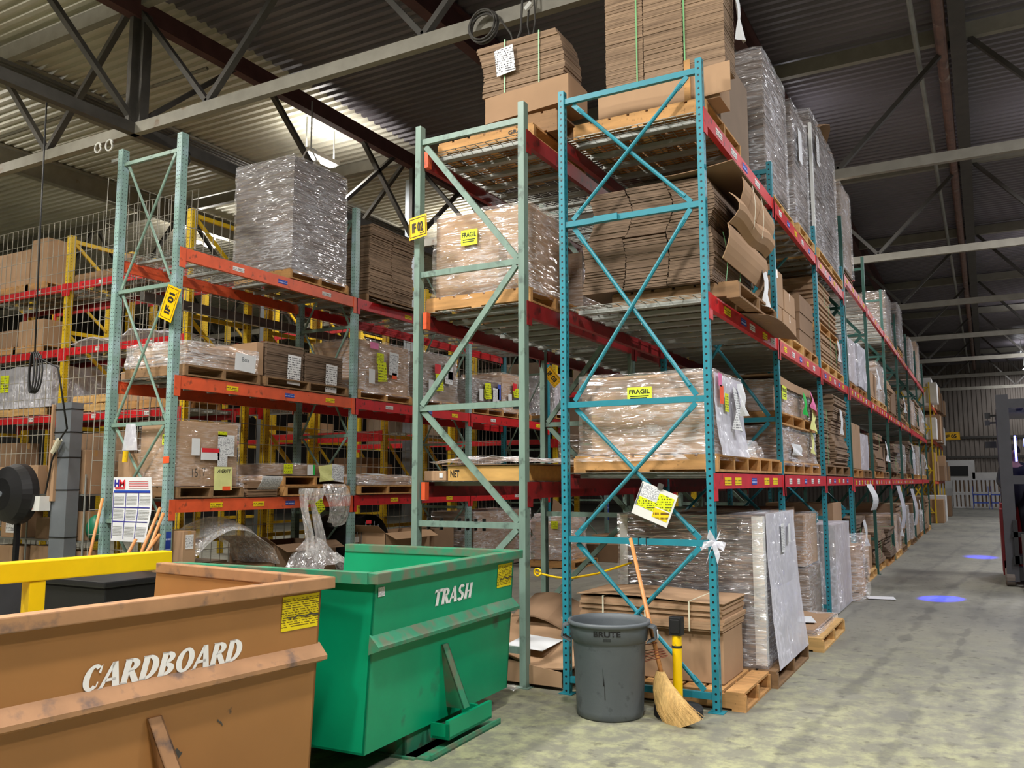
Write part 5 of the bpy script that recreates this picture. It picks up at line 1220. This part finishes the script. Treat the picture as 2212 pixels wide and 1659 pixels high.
def ribwall(name, mat, a, b, z0, z1, n, lab, depth=.04):
    a, b = V3(a), V3(b); d = (b-a); L = d.length; d /= L; nr = V3((-d.y, d.x, 0)); m = MB(); pts = []
    for i in range(n):
        s = L*i/n
        for f, o in ((0, 0), (.4, 0), (.5, depth), (.9, depth)): pts.append(a+d*(s+f*L/n)+nr*o)
    pts.append(b)
    for p, q in zip(pts[:-1], pts[1:]): m.quad([p+V3((0, 0, z0)), q+V3((0, 0, z0)), q+V3((0, 0, z1)), p+V3((0, 0, z1))])
    struct(m.build(name, mat), lab)
ribwall('wall_back', 'wall_sheet', (X1, Y1_, 0), (X0, Y1_, 0), 0, ZC+.1, 160, 'ribbed sheet steel wall at the far end')
struct(MB().box(X0-.1, X0, Y0_, Y1_, 0, ZC+.1).build('wall_left', 'wall_dark')); struct(MB().box(X1, X1+.1, Y0_, Y1_, 0, ZC+.1).build('wall_right', 'wall_dark'))
struct(MB().box(X0, X1, Y0_-.1, Y0_, 0, ZC+.1).build('wall_front', 'wall_dark'))
struct(MB().box(X0, X1, Y1_-.12, Y1_-.02, 4.15, 4.3).box(X0, X1, Y1_-.12, Y1_-.02, 2.95, 3.1).build('trim_1', 'dark_steel'), 'dark girts across the far wall')
struct(MB().box(-2.6, -.55, Y1_-.10, Y1_-.03, 0, 2.85).build('door_1', 'far_white'), 'white dock door at the far end')
struct(MB().box(-.7, 2.6, Y1_-.10, Y1_-.03, 0, 2.1).build('door_2', 'far_white'), 'low white dock door at the far end')
struct(MB().box(-1.9, -.9, Y1_-.13, Y1_-.10, 1.9, 2.5).build('window_1', 'black_plastic'), 'dark window in the white door')
# roof steel
def truss(Y, mat, web, lab, k):
    r = thing('roof_truss', lab, 'roof truss', (-10.3, Y, 6.5)); r['kind'] = 'structure'
    MB().box(X0, X1, Y-.05, Y+.05, 6.5, 6.515).box(X0, X1, Y-.05, Y-.035, 6.515, 6.66).box(X0, X1, Y+.035, Y+.05, 6.515, 6.66).build('bottom_chord', mat, r)
    MB().box(X0, X1, Y-.06, Y+.06, 8.42, 8.66).build('top_chord', mat, r)
    bots = [-8.83+3.5*i for i in range(-6, 6)]; tops = [-10.4+3.46*i for i in range(-6, 6)]
    for b in bots:
        if not X0+2 < b < X1-2: continue
        for t in (b-1.5, b+1.75):
            MB().bar((b, Y, 6.66), (t, Y, 8.42), .07, .09, (0, 1, 0)).build('web_member', web, r)
    return r
TY_ = [7.6, 14.4, 20.4, 26.6, 33.0, 39.4, 45.8, 52.2, 1.0, -5.5]
for i, y in enumerate(TY_): truss(y, 'grey_steel', 'dark_steel', f'open web roof truss across the hall, {NTH[i]+" from the front" if i < 8 else ["one right above the camera", "one behind the camera"][i-8]}', i)
r = thing('roof_girder', 'dark open web girder running away above the left racks', 'roof girder', (-10.3, 14, 6.5)); r['kind'] = 'structure'
MB().box(-10.36, -10.24, Y0_, Y1_, 6.5, 6.66).build('bottom_chord', 'dark_steel', r); MB().box(-10.38, -10.22, Y0_, Y1_, 8.22, 8.5).build('top_chord', 'red_primer', r)
for b in (7.6, 11.9, 14.4, 18.4, 21, 25.2, 3.8):
    for t in (b-1.75, b+1.75): MB().bar((-10.3, b, 6.66), (-10.3, t, 8.25), .07, .09, (1, 0, 0)).build('web_member', 'dark_steel', r)
for y in (7.6, 14.4, 20.4): MB().box(-10.42, -10.18, y-.02, y+.12, 6.66, 8.3).box(-10.34, -10.26, y-.14, y+.14, 6.66, 8.3).build('web_post', 'dark_steel', r)
for x, l in ((-6.6, 'left'), (-2.9, 'middle'), (4.2, 'right'), (-14.0, 'far left'), (-17.8, 'leftmost')):
    m = MB().box(x-.09, x+.09, Y0_, Y1_, 8.20, 8.22).box(x-.008, x+.008, Y0_, Y1_, 8.22, 8.66).box(x-.09, x+.09, Y0_, Y1_, 8.66, 8.70)
    o = m.build('roof_purlin', 'red_primer' if x > -10 else 'grey_steel'); struct(tag(o, f'roof purlin running away under the deck, {l} one', 'purlin'))
o = MB().tube([(-.22, Y0_+1, 8.3), (-.22, 20, 8.3), (-.22, 58, 8.3)], .085, 12).build('sprinkler_main', 'rusty_pipe'); tag(o, 'rust-streaked main pipe running away under the dark roof', 'pipe')
o = MB().box(-.1, .12, Y0_+1, 58, 8.25, 8.66).build('roof_purlin', 'dark_steel'); struct(tag(o, 'dark roof beam beside the rusty pipe', 'purlin'))
o = MB().tube([(-.55, 12, 8.15), (-.52, 30, 8.1), (-.5, 58, 8.1)], .04, 8).build('sprinkler_branch', 'galvanised'); tag(o, 'thin pale pipe beside the rusty main pipe', 'pipe')
for k in range(4):
    o = MB().tube([(-11.9+.09*k, -3, 7.45), (-11.9+.09*k, 20, 7.45)], .022, 6).build('conduit', 'dark_steel'); tag(o, f'black conduit in the group of four under the pale roof, {NTH[k]} from the left', 'conduit')
o = MB().box(-12.0, -11.5, 9.3, 9.34, 7.38, 7.42).build('conduit_hanger', 'dark_steel'); tag(o, 'hanger bar carrying the four conduits', 'hanger')
for k, (y, x) in enumerate(((9.0, -15.0), (17.5, -15.5))):
    o = MB().tube([(X0+2, y, 8.17), (-10.5, y, 8.17)], .03, 6).build('crossing_pipe', 'grey_steel'); tag(o, f'pale pipe crossing under the white roof, {("near", "far")[k]} one', 'pipe')
r = thing('cable_coil', 'coil of grey cable hanging from the roof truss above the labelled bundle', 'cable', (-4.35, 7.48, 6.5))
m = MB()
for k in range(6): m.tube([(-4.45+(.165+.012*math.sin(k*2.1))*math.cos(t), 7.48-.012*k, 6.46+.02*math.sin(k*1.7)+(.165+.01*math.cos(k))*math.sin(t)) for t in [i*.33 for i in range(20)]], .011, 6)
m.build('loops', 'dark_steel', r, smooth=True)
MB().tube([(-4.25, 7.46, 6.5), (-4.12, 7.46, 6.3), (-4.08, 7.46, 6.15), (-4.0, 7.46, 6.3), (-3.98, 7.46, 6.62), (-3.9, 7.46, 6.9)], .012, 6).tube([(-3.86, 7.46, 6.9), (-3.92, 7.46, 6.35), (-3.88, 7.46, 6.1), (-3.83, 7.46, 6.35), (-3.85, 7.46, 6.9)], .009, 6).build('cord', 'dark_steel', r, smooth=True)
MB().box(-4.28, -4.12, 7.4, 7.43, 6.78, 6.92).build('tag_card', 'white_paper', r); MB().tube([(-3.93, 7.44, 6.5), (-3.86, 7.44, 6.56)], .03, 8).build('plug', 'white_plastic', r)
for k, (x, y, z, rr_) in enumerate(((-11.0, 7.53, 6.43, .07), (-10.75, 7.53, 6.42, .08), (-10.1, 8.3, 6.35, .13), (-9.95, 10.8, 7.2, .16))):
    o = MB().tube([(x+rr_*math.cos(t), y, z+rr_*math.sin(t)) for t in [i*.35+.3 for i in range(17)]]+[(x+.02, y, z+rr_), (x+.02, y, 6.5 if k < 3 else 8.22)], .014, 6).build('cable_loop', 'white_plastic' if k != 2 else 'black_cable', smooth=True); tag(o, ['white cable loop under the left roof chord, left of two', 'white cable loop under the left roof chord, right of two', 'black cable loop hanging beside the truss joint', 'white cable loop above the silver tower'][k], 'cable')
# ceiling lamps
LIGHTS = [(-11.2, 12.45, 7.95, 'lit ceiling lamp glaring above the silver-wrapped tower', 420), (1.95, 50.5, 7.95, 'far lit ceiling lamp above the forklift, upper one', 220), (2.3, 56.5, 7.95, 'far lit ceiling lamp above the forklift, lower one', 220)]
LIGHTS += [(-3.0, 16.0, 7.9, 'unseen ceiling lamp added for tower highlights, behind the tall grey stacks', 700)]  # unseen lamp, added to put highlights on the silver-wrapped tower
LIGHTS += [(x, y, 7.95, l, w) for x, y, l, w in ((3.2, 8.5, 'ceiling lamp over the right aisle, near', 900), (3.4, 17.5, 'ceiling lamp over the right aisle, second', 800), (3.4, 27, 'ceiling lamp over the right aisle, third', 800), (3.4, 38, 'ceiling lamp over the right aisle, fourth', 800),
   (-.5, 1.0, 'ceiling lamp above the front of the racks, middle', 1050), (-5.8, 2.2, 'ceiling lamp above the hoppers', 1100), (-11.5, 3.0, 'ceiling lamp above the black bins', 1000), (4.2, 1.5, 'ceiling lamp at the front right', 900), (-2.5, -4, 'ceiling lamp behind the camera', 900), (-8.5, -4, 'ceiling lamp behind the camera, left', 800),
   (-17.5, 7.0, 'ceiling lamp far left, near', 500), (-18, 15.5, 'ceiling lamp far left, far', 500), (-12, 19.5, 'ceiling lamp behind the yellow racks', 500))]
lp = None
for i, (x, y, z, l, w) in enumerate(LIGHTS):
    if lp is None:
        lp = thing('ceiling_light', l, 'ceiling lamp', (x, y, z))
        MB().box(x-.11, x+.11, y-.45, y+.45, z+.02, z+.10).build('housing', 'white_plastic', lp)
        for s in (-1, 1): MB().box(x-.08, x+.08, y+s*.24-.15, y+s*.24+.15, z-.02, z+.02).build('lens', 'lamp_glow', lp)
        for s in (-1, 1): MB().box(x-.01, x+.01, y+s*.4-.01, y+s*.4+.01, z+.10, 8.7).build('hanger', 'galvanised', lp)
    else: copy_tree(lp, (x, y, z), l)
    d = bpy.data.lights.new('lamp_light', 'AREA'); d.shape = 'RECTANGLE'; d.size = .5; d.size_y = 1.2; d.energy = w*.45; d.color = (1, .965, .91) if x < 1 else (.96, .96, 1.0)
    o = bpy.data.objects.new('lamp_light', d); COL.objects.link(o); o.location = (x, y, z-.03)
    d = bpy.data.lights.new('lamp_uplight', 'AREA'); d.shape = 'RECTANGLE'; d.size = .4; d.size_y = 1.1; d.energy = w*(.09 if i == 0 else .02 if i == 3 else .42 if x < -10 else .2 if x > 3 else .05); d.color = (1, .96, .89) if x < -10 else (.95, .95, 1)
    o = bpy.data.objects.new('lamp_uplight', d); COL.objects.link(o); o.location = (x, y, z+.14); o.rotation_euler = (math.pi, 0, 0)
# ------------------------------------------------------------------ far end of the aisle
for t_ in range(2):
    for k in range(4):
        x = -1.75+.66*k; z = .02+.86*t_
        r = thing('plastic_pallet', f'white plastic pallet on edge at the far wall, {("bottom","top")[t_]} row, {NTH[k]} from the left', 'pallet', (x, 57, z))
        m = MB()
        for j in range(3): m.box(x+.02+.21*j, x+.02+.21*j+.13, 57, 57.1, z+.08, z+.76)
        m.box(x, x+.64, 57, 57.1, z, z+.08).box(x, x+.64, 57, 57.1, z+.76, z+.84); m.build('grid_face', 'far_white', r)
        MB().box(x, x+.64, 57.1, 57.12, z, z+.84).build('slot_shade_sheet', 'cardboard_dark', r)  # dark brown sheet painted in for the shade inside the slots
for k in range(2):
    x = -.7+.9*k; r = thing('platform_cart', f'blue shelf cart in front of the white pallets, {("left","right")[k]} one', 'cart', (x, 55, 0))
    for zz in (.35, .8): MB().box(x, x+.8, 54.8, 55.3, zz, zz+.06).build('shelf', 'plastic_blue', r)
    for a in (0, .77):
        for b in (54.8, 55.27): MB().box(x+a, x+a+.03, b, b+.03, .02, 1.3).build('post', 'plastic_blue', r)
# ------------------------------------------------------------------ forklift and driver
r = thing('forklift', 'red and grey reach forklift coming up the right aisle, cut by the picture edge', 'forklift', (.8, 16, 0)); F = 'forklift_grey'
MB().box(.18, 1.42, 16.6, 17.4, .14, 1.22).box(.18, 1.42, 15.6, 16.6, .14, .36).box(.16, .20, 15.6, 16.6, .14, 1.15).box(.85, 1.42, 15.6, 16.6, .36, 1.15).build('body', 'forklift_red', r)
for x in (.20, 1.18): MB().box(x, x+.17, 15.22, 15.27, .08, 2.93).box(x, x+.03, 15.27, 15.46, .08, 2.93).box(x+.14, x+.17, 15.27, 15.46, .08, 2.93).build('mast_upright', F, r)
for za, zb in ((2.72, 2.86), (1.55, 1.68), (.1, .3)): MB().box(.37, 1.18, 15.25, 15.4, za, zb).build('mast_crossbar', F, r)
MB().box(.62, .7, 15.3, 15.4, .1, 2.7).box(.86, .94, 15.3, 15.4, .1, 2.7).build('lift_chain', 'black_plastic', r)
MB().box(.3, 1.3, 15.14, 15.21, .35, .47).box(.3, 1.3, 15.14, 15.21, .75, .83).box(.32, .38, 15.14, 15.21, .35, 1.0).box(1.22, 1.28, 15.14, 15.21, .35, 1.0).build('carriage', 'black_plastic', r)
for x in (.42, 1.0): MB().box(x, x+.12, 14.2, 15.14, .05, .10).box(x, x+.12, 15.08, 15.14, .05, .8).build('fork', 'dark_steel', r)
for x, y in ((.25, 15.35), (1.3, 15.35), (.3, 17.1), (1.25, 17.1)):
    o = MB().lathe([(0, -.07), (.12, -.07), (.14, -.05), (.14, .05), (.12, .07), (0, .07)], 20).build('wheel', 'wheel_grey', None); o.parent = r; o.location = (x-.8, y-16, .14); o.data.transform(Matrix.Rotation(math.radians(90), 4, 'Y'))
for x in (.24, 1.34):
    for y in (15.8, 17.3): MB().box(x-.03, x+.03, y-.03, y+.03, 1.2, 2.7).build('guard_post', F, r)
m = MB().box(.2, 1.4, 15.75, 17.4, 2.68, 2.75)
for k in range(5): m.box(.3+.2*k, .38+.2*k, 15.7, 17.4, 2.74, 2.78)
m.build('overhead_guard', F, r)
MB().box(.02, .18, 15.6, 15.68, 2.12, 2.22).build('work_lamp', 'black_plastic', r); MB().box(.55, 1.0, 15.47, 15.49, 2.13, 2.25).box(.42, .45, 15.47, 15.49, 1.9, 2.3).build('blue_lamp', 'blue_led', r, label='glowing blue warning lamp')
for (sx, sy, px, py, pz) in ((-.62, 13.3, .08, 15.5, 2.55), (-.18, 20.8, .08, 17.4, 2.55)):
    d = bpy.data.lights.new('blue_spot', 'SPOT'); d.energy = 6500; d.color = (.0, .012, 1); d.spot_size = math.radians(10); d.spot_blend = .9; d.shadow_soft_size = .03
    o = bpy.data.objects.new('blue_spot', d); COL.objects.link(o); o.location = (px, py, pz)
    o.rotation_euler = (V3((sx, sy, 0))-V3((px, py, pz))).to_track_quat('-Z', 'Y').to_euler()
    o = MB().box(px-.04, px+.04, py-.04, py+.04, pz+.03, pz+.12).box(px+.04, .26, py-.02, py+.02, pz+.06, pz+.09).build('spot_lamp', 'black_plastic', r)
def skin(name, verts, edges, radii, mat, parent, root=0):
    me = bpy.data.meshes.new(name); me.from_pydata(verts, edges, []); me.materials.append(M[mat])
    o = bpy.data.objects.new(name, me); COL.objects.link(o); o.parent = parent; WL[o.name] = WL[parent.name] if parent else (0, 0, 0)
    s = o.modifiers.new('skin', 'SKIN'); o.modifiers.new('smooth', 'SUBSURF').levels = 1; o.modifiers['smooth'].render_levels = 2; s.use_smooth_shade = True
    for i, q in enumerate(radii):
        me.skin_vertices[0].data[i].radius = (q, q) if not isinstance(q, tuple) else q
    me.skin_vertices[0].data[root].use_root = True
    return o
p = thing('person', 'person in black clothes standing at the forklift controls, facing the camera', 'person', (.42, 16.15, .42))
def body(v, e, rd): # shared by skin and clothes
    return v, e, rd
V = [(0, 0, .90), (0, -.01, 1.08), (0, 0, 1.28), (0, 0, 1.42), (0, -.01, 1.50), (0, -.03, 1.58), (0, -.035, 1.66), (0, -.02, 1.73),      # pelvis..crown 0-7
     (-.17, 0, 1.40), (-.23, -.06, 1.16), (-.16, -.26, 1.06), (.17, 0, 1.40), (.23, -.06, 1.16), (.16, -.26, 1.06),                     # arms 8-13
     (-.09, 0, .84), (-.10, -.03, .47), (-.10, .02, .08), (-.11, -.12, .03), (.09, 0, .84), (.10, -.03, .47), (.10, .02, .08), (.11, -.12, .03)]
E_ = [(0, 1), (1, 2), (2, 3), (3, 4), (4, 5), (5, 6), (6, 7), (3, 8), (8, 9), (9, 10), (3, 11), (11, 12), (12, 13), (0, 14), (14, 15), (15, 16), (16, 17), (0, 18), (18, 19), (19, 20), (20, 21)]
Rb = [(.14, .10), (.13, .095), (.15, .105), (.12, .08), .05, (.068, .08), (.075, .09), (.055, .065), .055, .042, .03, .055, .042, .03, .08, .055, .038, .03, .08, .055, .038, .03]
bv, be, br_ = list(V), list(E_), list(Rb)
for s, w in ((-1, 10), (1, 13)):                # palms and five fingers curled over the controls
    x, y, z = V[w]; bv.append((x+s*-.0, y-.07, z-.005)); pm = len(bv)-1; be.append((w, pm)); br_.append((.036, .018))
    for k in range(4):
        fx = x+(-.03+.02*k); L = (.06, .07, .066, .052)[k]
        bv += [(fx, y-.10, z-.01), (fx, y-.10-L*.5, z-.03), (fx, y-.10-L*.35, z-.06)]; q = len(bv); be += [(pm, q-3), (q-3, q-2), (q-2, q-1)]; br_ += [.0095, .009, .008]
    bv += [(x-s*.04, y-.06, z-.02), (x-s*.045, y-.10, z-.04)]; q = len(bv); be += [(pm, q-2), (q-2, q-1)]; br_ += [.011, .009]
o = skin('body', bv, be, br_, 'skin', p); WL[p.name] = (0, 0, 0)
cv = V[:5]+V[8:22]; mp = {i: i for i in range(5)}; mp.update({i: i-3 for i in range(8, 22)})
ce = [(mp[a], mp[b]) for a, b in E_ if a in mp and b in mp]; cr = [Rb[i] for i in list(range(5))+list(range(8, 22))]
cr = [(q[0]+.018, q[1]+.018) if isinstance(q, tuple) else q+.016 for q in cr]; cr[4] = .045
skin('clothing', cv, ce, cr, 'cloth_black', p)
m = MB().grid(lambda u, v: (.098*math.sin(v*1.9)*math.cos(u*6.283), -.015+.112*math.sin(v*1.9)*math.sin(u*6.283)+.02, 1.665+.112*math.cos(v*1.9)), 18, 8); m.build('hair', 'hair', p, smooth=True)
m = MB()
for s in (-1, 1): m.box(s*.032-.012, s*.032+.012, -.128, -.118, 1.642, 1.652)
m.box(-.022, .022, -.128, -.118, 1.575, 1.582); m.hexa([(-.012, -.118, 1.605), (.012, -.118, 1.605), (.006, -.118, 1.64), (-.006, -.118, 1.64), (-.008, -.143, 1.608), (.008, -.143, 1.608), (.003, -.125, 1.638), (-.003, -.125, 1.638)])
m.build('face_features', 'hair', p)
MB().box(.2, .65, 15.9, 16.4, .40, .42).build('platform', F, r)
# ------------------------------------------------------------------ grouping phrases
cnt = {}
tops = [o for o in COL.objects if o.parent is None and o.get('category')]
for o in tops: cnt.setdefault(o['category'], []).append(o)
PL = {'shelf beam': 'steel shelf beams of the pallet racks', 'rack frame': 'upright rack frames', 'wire deck': 'wire decks on the rack beams', 'pallet': 'pallets carrying loads', 'wrapped load': 'stretch-wrapped loads on the racks',
      'cardboard box': 'cardboard boxes in store', 'flattened cartons': 'bundles of flattened cartons', 'ceiling lamp': 'ceiling lamps', 'hopper': 'dumping hoppers', 'handle': 'loose handles leaning by the rack', 'sign': 'yellow aisle signs', 'conduit': 'conduits under the roof'}
for k, v in cnt.items():
    if len(v) > 2 and k in PL:
        for o in v: o['group'] = PL[k]
# ------------------------------------------------------------------ camera and view
f_px, yaw, pit, rol = 1843.2, .504, .1143, -.0024
cy_, sy2, cp_, sp_ = math.cos(yaw), math.sin(yaw), math.cos(pit), math.sin(pit)
fw = V3((-sy2*cp_, cy_*cp_, sp_)); rt = V3((cy_, sy2, 0)); up = rt.cross(fw)
rt, up = rt*math.cos(rol)+up*math.sin(rol), up*math.cos(rol)-rt*math.sin(rol)
cam = bpy.data.cameras.new('camera'); cam.sensor_width = 36; cam.lens = f_px/2212*36; cam.clip_end = 200
co = bpy.data.objects.new('camera', cam); COL.objects.link(co)
co.matrix_world = Matrix(((rt.x, up.x, -fw.x, 0), (rt.y, up.y, -fw.y, 0), (rt.z, up.z, -fw.z, 1.6), (0, 0, 0, 1)))
S.camera = co
w = bpy.data.worlds.new('world'); S.world = w; w.use_nodes = True; w.node_tree.nodes['Background'].inputs[0].default_value = (.5, .5, .5, 1); w.node_tree.nodes['Background'].inputs[1].default_value = .1
S.view_settings.view_transform = 'Standard'; S.view_settings.look = 'None'; S.view_settings.gamma = 1; S.view_settings.use_curve_mapping = False
S.view_settings.exposure = 0.3
S.cycles.use_denoising = True; S.cycles.max_bounces = 6; S.cycles.transparent_max_bounces = 12; S.cycles.caustics_reflective = False; S.cycles.caustics_refractive = False
S.cycles.sample_clamp_indirect = 6
